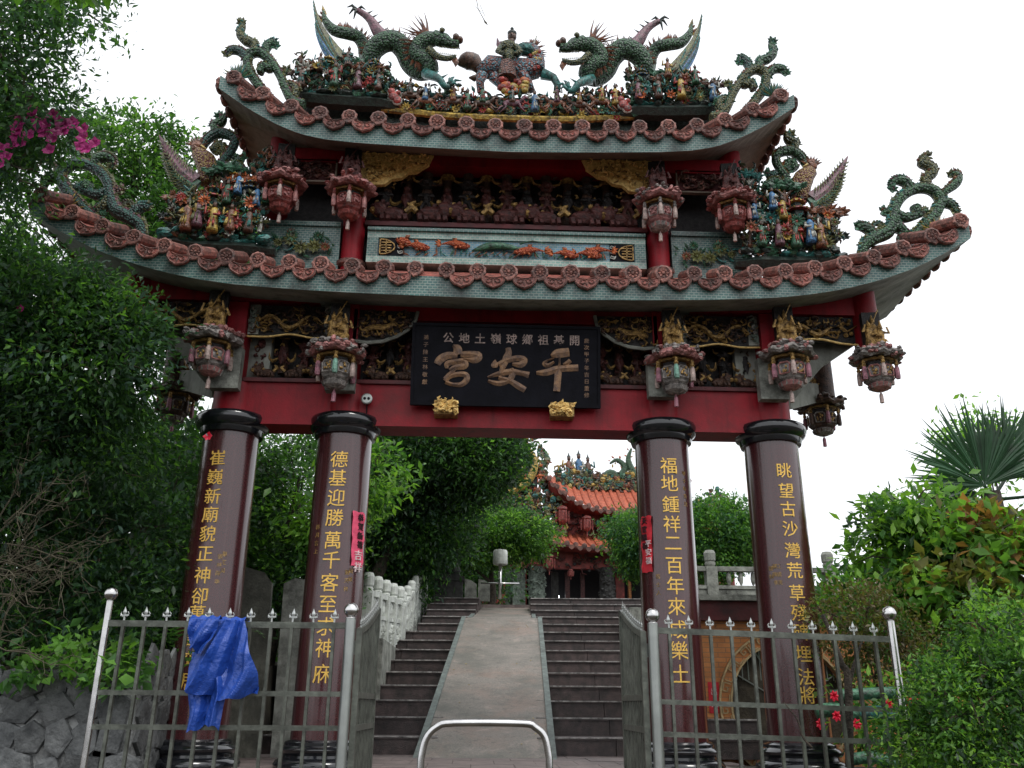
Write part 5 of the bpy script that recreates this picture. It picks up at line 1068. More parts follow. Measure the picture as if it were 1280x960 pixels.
# ================================================================== FENCE AND GATES
def post(T, x, y, z0, z1, r=.036, ball=.057):
    b = MB(); b.lathe([(r, z0), (r, z1-ball*1.1), (r*.7, z1-ball)], (x, y, 0), 16); o = smooth_round(b.build('post', 'steel_dull' if r > .03 else 'steel', T))
    b = MB(); b.ell((x, y, z1), ball, 0, 18, 12); b.lathe([(r*.5, z1-ball*1.25), (r*1.1, z1-ball*1.05), (r*.5, z1-ball*.9)], (x, y, 0), 14); b.build('ball_finial', 'steel', T, True)
FIN = None
def finial(T, p):
    global FIN
    if FIN is None:
        b = MB(); b.leaf((0, 0, .02), (0, 0, .105), .015, 0, .25); b.box(-.03, .03, -.005, .005, .035, .045); b.box(-.006, .006, -.006, .006, 0, .03)
        for s in (-1, 1): b.tube([(s*.012, 0, .03), (s*.030, 0, .052), (s*.022, 0, .068)], [.006, .006, .002], 4)
        o = b.build('spear_finial', 'finial_metal', T); FIN = o.data
    else: o = link('spear_finial', FIN, T)
    o.location = p; o.rotation_euler = (0, RND.uniform(-.06, .06), 0); return o
def fence(label, x0, x1, y, zt, zr, nb, ends):
    T = thing('metal_fence', label, 'fence', group='metal fences either side of the gates')
    for x, zz, r_, bl in ends: post(T, x, y, -.8, zz, r_, bl)
    for k, z in enumerate(zr):
        b = MB(); b.bar((x0, y, z-.0), (x1, y, z-.0+(zt[1]-zt[0])), .03, .045 if k == 0 else .036); b.build('rail', 'fence_metal', T)
    for i in range(nb):
        t = (i+.75)/(nb+.5); x = lerp(x0, x1, t); dz = (zt[1]-zt[0])*t
        b = MB(); b.bar((x+RND.uniform(-.006, .006), y, -.75), (x, y, zr[0]-.022+dz), .022, .032, up=(0, 1, 0)); b.build('bar', 'fence_metal', T)
        finial(T, (x, y, zr[0]+.02+dz))
    return T
fence('metal picket fence left of the opening, blue tarp thrown over it', -3.05, -1.24, -2.6, (0, -.0), (1.155, .665, .43), 11, [(-3.06, 1.37, .024, .05), (-1.235, 1.27, .04, .055)])
fence('metal picket fence right of the opening with spear finials', 1.085, 2.93, -2.6, (0, -.05), (1.145, .63, .405), 11, [(1.08, 1.255, .042, .055), (2.95, 1.29, .03, .055)])
def leaf_gate(label, hx, hy, ex, ey, s):
    T = thing('gate_leaf', label, 'gate', group='open metal gate leaves'); a = Vector((hx, hy, 0)); e = Vector((ex, ey, 0)); ztop = lambda t: 1.12+.27*t**1.3
    b = MB(); b.bar(a+Vector((0, 0, -.6)), a+Vector((0, 0, 1.14)), .045, .05); b.build('stile', 'fence_metal', T); b = MB(); b.bar(e+Vector((0, 0, -.4)), e+Vector((0, 0, 1.40)), .045, .05); b.build('stile', 'fence_metal', T)
    for k, z in enumerate((0, .66, .43, -.3)):
        b = MB(); P = [lerp(a, e, t)+Vector((0, 0, ztop(t) if k == 0 else z)) for t in (0, .35, .7, 1)]
        for i in range(3): b.bar(P[i], P[i+1], .035, .045)
        b.build('rail', 'fence_metal', T)
    for i in range(12):
        t = (i+.8)/12.6; p = lerp(a, e, t); b = MB(); b.bar(p+Vector((0, 0, -.3)), p+Vector((0, 0, ztop(t)-.02)), .02, .028); b.build('bar', 'fence_metal', T)
        finial(T, p+Vector((0, 0, ztop(t)+.015))).rotation_euler = (0, 0, math.pi/2)
    for z in (1.0, .1): b = MB(); b.lathe([(.022, z-.05), (.022, z+.05)], (lerp(hx, hx+s*.05, .5), hy-.0, 0), 8); b.build('hinge', 'steel_dull', T)
leaf_gate('left gate leaf swung open inward, hinged beside the tarp fence', -1.17, -2.55, -1.155, -1.45, -1)
leaf_gate('right gate leaf swung open inward towards the stairs', 1.01, -2.55, 1.03, -1.45, 1)
# steel hoop barrier
T = thing('hoop_barrier', 'bent stainless steel tube hoop standing in front of the stone ramp', 'barrier'); b = MB()
P = [(-.585, -4, -.95), (-.585, -4, .30), (-.56, -4, .41), (-.50, -4, .475), (-.40, -4, .497), (0, -4, .497), (.08, -4, .475), (.135, -4, .42), (.16, -4, .31), (.16, -4, -.95)]
b.tube([P[0]]+cat(P[1:-1], 4)+[P[-1]], .021, 12); b.build('tube', 'steel', T, True)
# blue tarp folded over the top rail
T = thing('blue_tarp', 'crumpled bright blue plastic sheet thrown over the left fence', 'tarp'); r_ = random.Random(2)
def tarp(name, prof, nu, nv, yf, amp, seed, nf=3.3, slant=.35, over=True):
    q = random.Random(seed); ph = [q.uniform(0, 6.28) for _ in range(8)]; b = MB(); v = []
    fr_ = sorted(q.uniform(0, 1) for _ in range(int(nf*2)))
    for j in range(nv+1):
        t = j/nv; l, r__, z = prof(t)
        for i in range(nu+1):
            s = i/nu; x = lerp(l, r__, s); u_ = s*nf+slant*t+.12*math.sin(t*5+ph[0])
            f = abs((u_ % 1)-.5)*2; f2 = abs(((u_*2.7+ph[1]) % 1)-.5)*2
            k = min(1, .25+t*1.6); d = amp*k*(f**.8-.5)+amp*.18*(f2-.5)+.004*math.sin(t*19+s*7+ph[2])*k
            y = yf-.03-amp*.5*k-d
            z2 = z
            if over and j == 0: y = yf+.035; z2 = z-.02
            elif over and j == 1: y = yf-.01; z2 = z+.012+.006*math.sin(s*20)
            z2 += (.035*math.sin(s*6+ph[3])+.015*math.sin(s*19+ph[4]))*max(0, t-.75)/.4
            v.append((x+.010*math.sin(t*9+s*5+ph[5])*t, y, z2))
    b.add(v, [(j*(nu+1)+i, (j+1)*(nu+1)+i, (j+1)*(nu+1)+i+1, j*(nu+1)+i+1) for j in range(nv) for i in range(nu)], 0)
    o = b.build(name, 'tarp_blue', T, False); sm = o.modifiers.new('thick', 'SOLIDIFY'); sm.thickness = .003; return o
tarp('front_sheet', lambda t: (table([(0, -2.27), (.3, -2.33), (.6, -2.38), (1, -2.33)], t), table([(0, -2.02), (.3, -1.95), (.7, -1.87), (1, -1.85)], t), lerp(1.205, .64, t)), 72, 44, -2.63, .17, 1, 1.6, 1.1)
tarp('hanging_corner', lambda t: (table([(0, -2.38), (1, -2.34)], t), table([(0, -2.05), (.6, -2.08), (1, -2.12)], t), lerp(.95, .425, t)), 40, 24, -2.60, .11, 3, 1.6, -.3, False)
tarp('upper_flap', lambda t: (table([(0, -2.39), (1, -2.36)], t), table([(0, -2.17), (.7, -2.20), (1, -2.27)], t), lerp(1.205, .95, t)), 30, 18, -2.74, .09, 5, 1.4, .5)
tarp('rear_sheet', lambda t: (-2.38, -2.0, lerp(1.19, .80, t)), 24, 22, -2.54, .03, 6)

# ================================================================== WALLS, TABLETS
RW = thing('rubble_wall', 'low retaining wall of dark angular rubble with pale joints behind the left fence', 'wall')
b = MB(); b.box(-7.6, -3.42, -1.05, -.75, -1.0, .86); b.box(-3.62, -3.30, -1.05, 3.2, -1.0, .96); b.build('mortar_core', 'mortar', RW)
r_ = random.Random(14); cop = MB()
def stone(x, y, z, w_, h_, axis):
    b = MB(); n = r_.choice((4, 5, 5, 6)); a0 = r_.uniform(0, 6); P = []
    for i in range(n): a = a0+6.283*i/n; k = r_.uniform(.85, 1.2); P.append((math.cos(a)*w_/2*k*1.2, math.sin(a)*h_/2*k*1.2))
    v = []; d = r_.uniform(.02, .055)
    for q, dd in ((1, 0), (.95, d*.85), (.7, d)):
        for (p0, p1) in P:
            v.append((x+p0*q, y-dd, z+p1*q) if axis == 'x' else (y+dd, x+p0*q, z+p1*q))
    f = [(i*n+j, i*n+(j+1) % n, (i+1)*n+(j+1) % n, (i+1)*n+j) for i in range(2) for j in range(n)]+[tuple(2*n+j for j in range(n))]
    if axis != 'x': f = [tuple(reversed(q)) for q in f]
    b.add(v, f, 0); b.build('stone', 'rubble', RW)
for row in range(7):
    x = -7.5+r_.uniform(0, .2)
    while x < -3.45:
        w_ = r_.uniform(.2, .36); stone(x+w_/2, -1.05, -.72+row*.25+r_.uniform(-.03, .03), w_*1.05, .28, 'x'); x += w_
    x = -1.0
    while x < 2.9:
        w_ = r_.uniform(.2, .36); stone(x+w_/2, -3.30, -.42+row*.23+r_.uniform(-.03, .03), w_*1.05, .26, 'y'); x += w_
def tablet(label, x, y, z0, w_, h, th, rz, lean, m_, slant=.12):
    b = MB(); r_ = random.Random(int(x*100)+900); P = [(-w_/2, 0), (w_/2, 0), (w_/2*.98, h*(1-slant*.7)), (w_*.32, h*(1-slant*.25)), (-w_*.1, h), (-w_/2*.95, h*.97)]
    b.prism([(a, c) for a, c in P], -th/2, th/2); o = b.build('stone_tablet', m_); o.location = (x, y, z0); o.rotation_euler = (R(lean), R(-1.5), rz); return tag(o, label, 'stone slab', 'stone slabs behind the left columns')
tablet('tall greenish stone slab with slanted top just right of the leftmost column', -3.02, 1.5, -.1, .56, 2.28, .14, R(6), -3, 'stone_tablet')
tablet('inscribed weathered stone slab between the first two columns', -2.44, 1.6, -.1, .36, 2.16, .13, R(2), -2, 'stone_weathered', .04)
tablet('shorter dark stone slab just left of the second column', -2.05, 1.75, -.1, .40, 1.72, .13, R(-3), -2, 'stone_tablet', .15)
tablet('dark stone slab behind the leftmost column', -3.5, 1.9, .3, .5, 1.9, .14, R(12), -4, 'stone_dark')
# right: orange brick wall with a round lattice window, maroon band and terrace
BW = thing('brick_wall', 'orange brick wall with a round lattice window behind the right columns', 'wall')
cx_, cz_, rr_ = 4.02, .62, .80
b = MB(); n = 40; V = []; F = []
outer = [(2.5, -.4), (9.5, -.4), (9.5, 1.72), (2.5, 1.72)]
def edgept(a):
    c, s_ = math.cos(a), math.sin(a); t = 1e9
    if c > 1e-6: t = min(t, (9.5-cx_)/c)
    if c < -1e-6: t = min(t, (2.5-cx_)/c)
    if s_ > 1e-6: t = min(t, (1.72-cz_)/s_)
    if s_ < -1e-6: t = min(t, (-.4-cz_)/s_)
    return cx_+c*t, cz_+s_*t
angs = sorted([2*math.pi*i/n for i in range(n)]+[math.atan2(z-cz_, x-cx_) % (2*math.pi) for x, z in outer])
for a in angs: V += [(cx_+math.cos(a)*rr_, 3, cz_+math.sin(a)*rr_), (edgept(a)[0], 3, edgept(a)[1]), (cx_+math.cos(a)*rr_, 3.2, cz_+math.sin(a)*rr_)]
k = len(angs)
for i in range(k): j = (i+1) % k; F += [(3*i, 3*j, 3*j+1, 3*i+1), (3*i, 3*i+2, 3*j+2, 3*j)]
b.add(V, F, 0); b.box(2.5, 2.52, 3.001, 3.25, -.4, 1.72); b.build('brickwork', 'brick_orange', BW)
b = MB(); b.box(2.4, 9.5, 2.86, 3.3, 1.723, 1.98); b.build('maroon_band', 'dark_red', BW)
b = MB(); b.box(2.3, 9.6, 2.76, 3.4, 1.984, 2.06); b.build('coping', 'stone_weathered', BW)
b = MB(); b.box(2.5, 9.5, 3.9, 4.0, -.4, 1.72); b.build('room_shade', 'interior_shade', BW)  # black sheet standing in for the shade behind the round window
b = MB()
for r0, r1, yy, mm in ((.80, .98, 2.965, 0), (.80, .825, 2.94, 1), (.955, .98, 2.94, 1)):
    N_ = 56; v = []
    for i in range(N_): a = 6.283*i/N_; c, s_ = math.cos(a), math.sin(a); v += [(cx_+c*r0, yy, cz_+s_*r0), (cx_+c*r1, yy, cz_+s_*r1), (cx_+c*r0, 3.05, cz_+s_*r0), (cx_+c*r1, 3.05, cz_+s_*r1)]
    f = []
    for i in range(N_): j = (i+1) % N_; f += [(4*i, 4*j, 4*j+1, 4*i+1), (4*i+1, 4*j+1, 4*j+3, 4*i+3), (4*i, 4*i+2, 4*j+2, 4*j)]
    b.add([Vector(q) for q in v], f, mm)
wf = b.build('round_frame', ['brick_orange', 'ring_tan'], BW)
b = MB(); N_ = 40       # meander fret round the frame
for i in range(N_):
    a0 = 6.283*i/N_; da = 6.283/N_
    key = [(.0, .0), (.0, 1), (.75, 1), (.75, .35), (.38, .35), (.38, .65)] if i % 2 == 0 else [(.0, 0), (.75, 0), (.75, 1)]
    for (u0, v0), (u1, v1) in zip(key, key[1:]):
        P = [(cx_+math.cos(a0+u*da)*(.84+v*.10), 2.955, cz_+math.sin(a0+u*da)*(.84+v*.10)) for u, v in ((u0, v0), (u1, v1))]
        b.bar(P[0], P[1], .014, .014, up=(0, 1, 0))
b.build('meander_fret', 'ring_tan', BW)
b = MB()
for k in range(-9, 10): 
    x = cx_+k*.085; h = math.sqrt(max(0, .8**2-(x-cx_)**2)); b.bar((x, 3.08, cz_-h), (x+.0, 3.08, cz_+h), .014, .014, up=(0, 1, 0))
for k in range(-6, 7): z = cz_+k*.12; h = math.sqrt(max(0, .8**2-(z-cz_)**2)); b.bar((cx_-h, 3.10, z), (cx_+h, 3.10, z+.0), .014, .014, up=(0, 1, 0))
for k in range(12): a = k*.5236; b.bar((cx_+math.cos(a)*.2, 3.06, cz_+math.sin(a)*.2), (cx_+math.cos(a)*.79, 3.06, cz_+math.sin(a)*.79), .016, .016, up=(0, 1, 0))
b.build('window_grille', 'steel_dull', BW)
T = thing('red_notice', 'small red paper notice pasted on the orange brick wall left of the round window', 'poster'); p = at(893, 872, 2.98)
b = MB(); b.box(p.x-.075, p.x+.075, 2.985, 2.995, p.z-.20, p.z+.20); b.build('sheet', 'paper_red', T); g = MB(); glyph_flat(g, '出', (p.x, 2.982, p.z+.08), .10); glyph_flat(g, '入', (p.x, 2.982, p.z-.08), .10); g.build('lettering', 'ink_white', T)
def balustrade(label, A, B, post_h, rail_z, n, m_='stone_white', panel=True, base=0, thick=.12, pr=.075):
    T = thing('stone_balustrade', label, 'balustrade'); A = Vector(A); B = Vector(B); d = (B-A); dn = Vector((d.x, d.y, 0)).normalized(); nn = Vector((-dn.y, dn.x, 0))
    for i in range(n+1):
        p = A+d*(i/n); b = MB(); b.box(-pr, pr, -pr, pr, -.3, post_h*.66); b.lathe([(pr*.7, post_h*.66), (pr*.95, post_h*.70), (pr*1.0, post_h*.74), (pr*.8, post_h*.76), (pr*1.05, post_h*.79), (pr*1.1, post_h*.93), (pr*.8, post_h*.99), (pr*.3, post_h)], n=12)
        o = b.build('newel_post', m_, T); o.location = p; o.rotation_euler = (0, 0, math.atan2(dn.y, dn.x))
        if i < n:
            q = A+d*((i+1)/n); e = (q-p); e0 = p+dn*pr; e1 = q-dn*pr
            b = MB(); b.bar(e0+Vector((0, 0, rail_z)), e1+Vector((0, 0, rail_z)), thick, .09); b.build('hand_rail', m_, T)
            b = MB(); b.bar(e0+Vector((0, 0, rail_z-.36)), e1+Vector((0, 0, rail_z-.36)), thick*.9, .07)
            for t in (.25, .5, .75): c = lerp(e0, e1, t)+Vector((0, 0, rail_z-.18)); b.ell(c, (.05, .05, .14), 0, 8, 6)
            b.build('baluster_row', m_, T)
            b = MB(); b.bar(e0+Vector((0, 0, rail_z-.60)), e1+Vector((0, 0, rail_z-.60)), thick*.6, .38)
            for s in (-1, 1):
                for k in range(10): c = lerp(e0, e1, RND.uniform(.12, .88))+Vector((0, 0, rail_z-.60+RND.uniform(-.13, .13)))+nn*s*thick*.3; b.ell(c, (RND.uniform(.03, .07), .02, RND.uniform(.03, .06)), 0, 6, 4)
            b.build('carved_panel', m_, T)
    return T
balustrade('white stone balustrade level along the left side of the lower stairs', (-2.02, 4.9, 1.62), (-1.78, 8.1, 1.80), .98, .66, 4, pr=.085)
balustrade('white stone balustrade climbing beside the upper flight on the left', (-1.75, 8.5, 1.78), (-1.62, 13.6, 3.1), .95, .66, 6, pr=.08)
b = MB(); b.box(-3.3, -1.72, 4.7, 14.3, 0, 1.56); tag(b.build('terrace_wall', 'stone_weathered'), 'weathered low terrace wall under the white balustrade left of the stairs', 'wall')
balustrade('weathered stone balustrade on the terrace behind the two right columns', (3.2, 8, 2.56), (9.2, 8.0, 2.56), 1.0, .62, 5, m_='stone_weathered', pr=.11, thick=.16)
b = MB(); b.box(2.7, 12, 7.8, 8.3, 1.2, 2.40); b.build('terrace_wall_dummy', 'stone_weathered'); tag(bpy.data.objects['terrace_wall_dummy'], 'weathered stone terrace wall under the right balustrade', 'wall'); bpy.data.objects['terrace_wall_dummy'].name = 'terrace_wall'
# lamp standard at the head of the ramp, lion on its pedestal, leaning slabs
T = thing('lamp_standard', 'pale drum lamp on a steel pole with cross bar at the ramp head', 'lamp', (.31, 12.6, 3.06))
b = MB(); b.tube([(0, 0, 0), (0, 0, .85)], .045, 10); b.tube([(-.48, 0, .38), (.48, 0, .38)], .022, 8)
b.build('pole', 'steel', T, True); b = MB(); b.lathe([(.17, .84), (.185, .86), (.18, 1.16), (.16, 1.2), (.05, 1.22)], n=16); smooth_round(b.build('drum', 'stone_white', T))
T = thing('stone_lion', 'dark carved stone lion seated on a tall pedestal left of the stair head', 'statue', (-.98, 12.8, 3.06))
b = MB(); b.box(-.36, .36, -.3, .3, 0, .42); b.box(-.40, .40, -.34, .34, .42, .52); b.box(-.30, .30, -.26, .26, .52, .6); b.build('pedestal', 'stone_dark', T)
b = MB(); b.tube([(0, .2, .62), (0, .12, .85), (0, -.02, 1.1)], [.22, .24, .17], 10); b.ell((0, -.08, 1.28), (.19, .19, .19), 0, 10, 7, .1, RND); b.ell((0, -.25, 1.23), (.10, .09, .08), 0, 8, 5)
for s in (-1, 1): b.tube([(s*.12, -.06, 1.0), (s*.13, -.16, .8), (s*.13, -.2, .62)], [.09, .07, .07], 7); b.ell((s*.15, -.02, 1.40), (.04, .03, .06), 0, 6, 4); b.ell((s*.18, .12, .72), (.12, .18, .13), 0, 8, 5)
for k in range(26): a = k*.9; b.ell((math.cos(a)*.19, .0-.03*math.sin(a*2), 1.28+math.sin(a)*.19), .055, 0, 6, 4)
b.build('lion', 'stone_dark', T, True)
for x, lb in ((-.42, 'grey upright slab beside the stair head, left of a pair'), (-.08, 'grey upright slab with slanted top beside the stair head, right of a pair')):
    b = MB(); b.prism([(-.15, 0), (.15, 0), (.15, .42), (0, .52), (-.15, .55)], -.06, .06); o = b.build('slab', 'stone_weathered'); o.location = (x+.0, 13.2, 3.06); tag(o, lb, 'stone slab')

# ================================================================== THE TEMPLE BEHIND
TP = thing('temple_hall', 'red temple hall with orange tiled double roof and carved stone pillars beyond the stairs', 'temple')
def swoop_roof(x0, x1, yf, yr, ze, zr, lift, nrow, name):
    "tiled roof whose eave lifts to both corners; a roll of tiles every nrow-th"
    N_ = nrow; b = MB(); xs = np.linspace(x0, x1, N_+1); c = (x0+x1)/2; h = (x1-x0)/2
    def e(x): return ze+lift*(abs(x-c)/h)**2.6
    def rz(x): return zr+lift*.5*(abs(x-c)/h)**3
    for i in range(N_):
        xa, xb = xs[i], xs[i+1]; P = []
        for x in (xa, xb): P.append([(x, lerp(yf, yr, t), lerp(e(x), rz(x), t**1.35)) for t in (0, .33, .66, 1)])
        v = P[0]+P[1]; b.add(v, [(k, 4+k, 5+k, k+1) for k in range(3)], 0)
        b.tube([Vector(q)+Vector((0, 0, .03)) for q in P[0]], .07, 6, 0)
    o = b.build(name, 'roof_orange', TP)
    d = MB()
    for i in range(N_+1): x = xs[i]; d.lathe([(.10, 0), (.10, .05), (.06, .06)], (x, yf+.02, e(x)+.02), 8, 0, ax='y'); 
    for i in range(N_): x = (xs[i]+xs[i+1])/2; d.prism([(x-.12, e(x)), (x+.12, e(x)), (x+.08, e(x)-.12), (x, e(x)-.17), (x-.08, e(x)-.12)], yf-.04, yf, 0)
    d.build('eave_tiles', 'roof_edge', o)
    s_ = MB()
    for i in range(N_): xa, xb = xs[i], xs[i+1]; s_.add([(xa, yf, e(xa)-.10), (xb, yf, e(xb)-.10), (xb, yf+1.3, ze-.05), (xa, yf+1.3, ze-.05), (xa, yf, e(xa)-.02), (xb, yf, e(xb)-.02)], [(0, 3, 2, 1), (0, 1, 5, 4)], 0)
    s_.build('eave_soffit', 'temple_red', o); return e
def small_lantern(x, y, z, s, parent=TP):
    b = MB(); b.lathe([(.03, .32), (.16, .26), (.17, .20), (.12, .17), (.15, .12), (.15, -.12), (.10, -.2), (.02, -.24), (.02, -.4)], (0, 0, 0), 8)
    for k in range(6): a = k*1.047; b.lathe([(.02, .16), (.03, .0), (.02, -.18)], (math.cos(a)*.19, math.sin(a)*.19, 0), 5)
    o = b.build('temple_lantern', 'lantern_red', parent); o.location = (x, y, z); o.scale = (s, s, s)
Y0 = 21.5
e1 = swoop_roof(1.05, 8.6, Y0-.6, Y0+2.4, 5.75, 7.0, .75, 25, 'lower_tiled_roof')
e2 = swoop_roof(2.35, 7.6, Y0+.6, Y0+3.1, 7.35, 8.75, 1.15, 18, 'upper_tiled_roof')
b = MB(); b.box(1.6, 8.2, Y0+2.0, Y0+2.2, 3.06, 6.4); b.build('back_wall', 'interior_shade', TP)  # hall wall with the indoor shade put into its colour
b = MB(); b.box(1.3, 8.4, Y0+.2, Y0+.5, 5.15, 5.72); b.build('beam', 'temple_red', TP)
b = MB(); b.box(2.9, 7.2, Y0+1.6, Y0+1.9, 6.3, 7.6); b.box(2.7, 7.4, Y0+1.5, Y0+1.6, 7.0, 7.5); b.build('upper_wall', 'temple_red', TP)
b = MB(); curlies(b, 1.4, 8.2, 4.95, 5.7, Y0+.15, 170, [0, 1, 2], .03, .22, random.Random(5)); curlies(b, 2.8, 7.3, 6.6, 7.5, Y0+1.45, 120, [0, 1, 2], .03, .22, random.Random(6)); b.build('carved_brackets', ['carved_red', 'carved_wood', 'carved_dark'], TP)['kind'] = 'stuff'
for x, w_, mt in ((1.85, .62, 'stone_green'), (4.35, .55, 'stone_dark'), (5.9, .5, 'stone_green')):
    b = MB(); b.lathe([(w_*.5, 3.06), (w_*.5, 5.2)], (x, Y0+.3, 0), 8, ph=.39); b.lathe([(w_*.6, 3.06), (w_*.62, 3.3), (w_*.5, 3.4)], (x, Y0+.3, 0), 8, ph=.39); r_ = random.Random(int(x*9))
    for k in range(60): a = r_.uniform(3.2, 6.2); z = r_.uniform(3.4, 5.1); b.ell((x+math.cos(a)*w_*.48, Y0+.3+math.sin(a)*w_*.48, z), (.07, .07, .06), 0, 6, 4, .3, r_)
    b.build('carved_pillar', mt, TP)
for x, mt, w_ in ((2.55, 'stone_dark', .25), (3.0, 'carved_red', .16), (3.55, 'carved_red', .14), (4.9, 'temple_red', .3), (5.25, 'brick_orange', .1)):
    b = MB(); b.box(x-w_/2, x+w_/2, Y0+.8, Y0+1.0, 3.06, 5.1); b.build('door_post', mt, TP)
b = MB(); b.box(1.0, 1.45, Y0+.2, Y0+.4, 3.06, 5.1); b.box(-.2, 1.0, Y0+.5, Y0+.6, 3.06, 5.2); b.build('side_wall', 'stone_green', TP)
b = MB(); b.box(-.15, .75, Y0+.35, Y0+.45, 3.06, 4.6); b.build('red_door', 'temple_red', TP)
for dx in (-.06, .10): b = MB(); b.ell((2.62+dx, Y0+1.6, 4.28+dx*.5), .06, 0, 8, 6); b.build('altar_lamp', 'lit_lamp', TP)
for x, z, s in ((1.2, 5.2, .75), (1.68, 5.35, .85), (2.25, 5.25, 1.0), (3.0, 4.9, .5), (2.85, 7.15, 1.25), (3.75, 6.85, 1.1), (5.6, 5.0, .6)): small_lantern(x, Y0-.35 if z < 6 else Y0+.8, z, s)
b = MB(); r_ = random.Random(77); ms = ['glaze_green', 'glaze_dark', 'glaze_rust', 'glaze_olive', 'glaze_yellow', 'glaze_olive', 'glaze_brown', 'glaze_teal']
def clutter(b, x0, x1, zf, h, y, n, r_):
    for k in range(n):
        x = r_.uniform(x0, x1); z = zf(x)+r_.uniform(0, 1)**1.3*h(x); q = r_.random()
        if q < .55: b.ell((x, y+r_.uniform(-.15, .15), z), (r_.uniform(.06, .14), .08, r_.uniform(.06, .14)), r_.randrange(8), 6, 4, .25, r_)
        elif q < .7: a = r_.uniform(0, 6.28); b.leaf((x, y-.1, z), (x+math.cos(a)*.2, y-.15, z+abs(math.sin(a))*.25), .05, r_.randrange(8))
        else: a0 = r_.uniform(0, 6.28); b.tube([(x+math.cos(a0+t)*.14, y-.1, z+math.sin(a0+t)*.14) for t in range(4)], [.02, .045, .045, .02], 5, r_.randrange(8))
clutter(b, 2.8, 7.4, lambda x: 8.7, lambda x: .55+.35*abs(x-5)/2.2, Y0+2.9, 560, r_); clutter(b, 1.6, 3.0, lambda x: 6.55, lambda x: 1.6, Y0+1.0, 160, r_); clutter(b, 3.6, 7.4, lambda x: 6.6, lambda x: .4, Y0+1.0, 80, r_)
b.box(2.9, 7.3, Y0+2.95, Y0+3.3, 8.5, 9.1, 1); b.build('ridge_ornaments', ms, TP)['kind'] = 'stuff'
b = MB(); r_ = random.Random(78)     # three gods on the ridge, corner dragons
for x, hh in ((3.35, 1.1), (3.75, 1.2), (4.12, 1.05)): g_man(TP, (x, Y0+3, 9.0), hh, r_.choice(PALS), r_)
for pts, mm in (([(4.7, 9.1), (5.0, 9.35), (5.35, 9.2), (5.6, 9.6), (5.3, 9.9), (5.0, 9.75)], 0), ([(6.6, 8.9), (6.0, 9.3), (5.75, 9.9), (5.9, 10.4)], 1), ([(2.7, 8.5), (2.35, 9.1), (1.8, 9.4), (1.6, 10.1)], 1), ([(2.5, 8.9), (2.2, 9.5), (2.5, 9.9), (2.1, 10.3)], 2)):
    b = MB(); P = cat([(x, Y0+2.9, z) for x, z in pts], 4); b.tube(P, [.16, .17, .15, .10, .04], 7, 0); leafy(b, P, .25, [1, 2], r_); b.build('ridge_dragon', ['scales_green', 'glaze_orange', 'glaze_yellow'], TP)
# side tower of the temple, left, mostly behind trees
TS = thing('temple_tower', 'ornate temple side tower with red tile roof seen over the small tree', 'temple')
b = MB(); b.box(-.6, 1.9, 23.5, 25.5, 3.06, 8.8); b.build('wall', 'temple_red', TS)
b = MB(); r_ = random.Random(80); b.box(-.5, 2.0, 23.35, 23.6, 7, 9.6, 1); clutter(b, -.6, 2.4, lambda x: 7.2, lambda x: 3.4-.5*abs(x-1.2), 23.3, 520, r_); b.build('roof_ornaments', ms, TS)['kind'] = 'stuff'
b = MB()
for k in range(7): b.tube([(1.55+k*.17, 23.2-.0, 8.35-k*.02), (1.75+k*.17, 24.5, 9.2)], .07, 6)
b.build('tiles', 'roof_orange', TS)
b = MB(); P = cat([(.9, 23.2, 8.2), (1.6, 23.1, 8.6), (1.9, 23.1, 9.4), (1.5, 23.1, 10.2), (1.9, 23.1, 10.8)], 5); b.tube(P, [.16, .16, .12, .08], 6, 0); leafy(b, P, .5, [1, 2], r_); b.build('corner_dragon', ['glaze_yellow', 'glaze_green', 'glaze_orange'], TS)
# far roof ornament seen between the right-hand columns
T = thing('far_roof', 'distant temple roof corner with ornaments above the round tree on the right', 'temple'); b = MB(); clutter(b, 7.6, 9.2, lambda x: 7.5-.9*abs(x-8.6), lambda x: .9, 22.5, 120, random.Random(81)); b.build('roof_ornaments', ms, T)['kind'] = 'stuff'
b = MB()
for k in range(9): b.tube([(7.3+k*.2, 22, 6.2), (7.4+k*.2, 23.5, 7.1)], .08, 6)
b.build('tiles', 'roof_orange', T); b = MB(); b.box(7.4, 9.3, 23, 24, 3.06, 7.4); b.build('wall', 'temple_red', T)
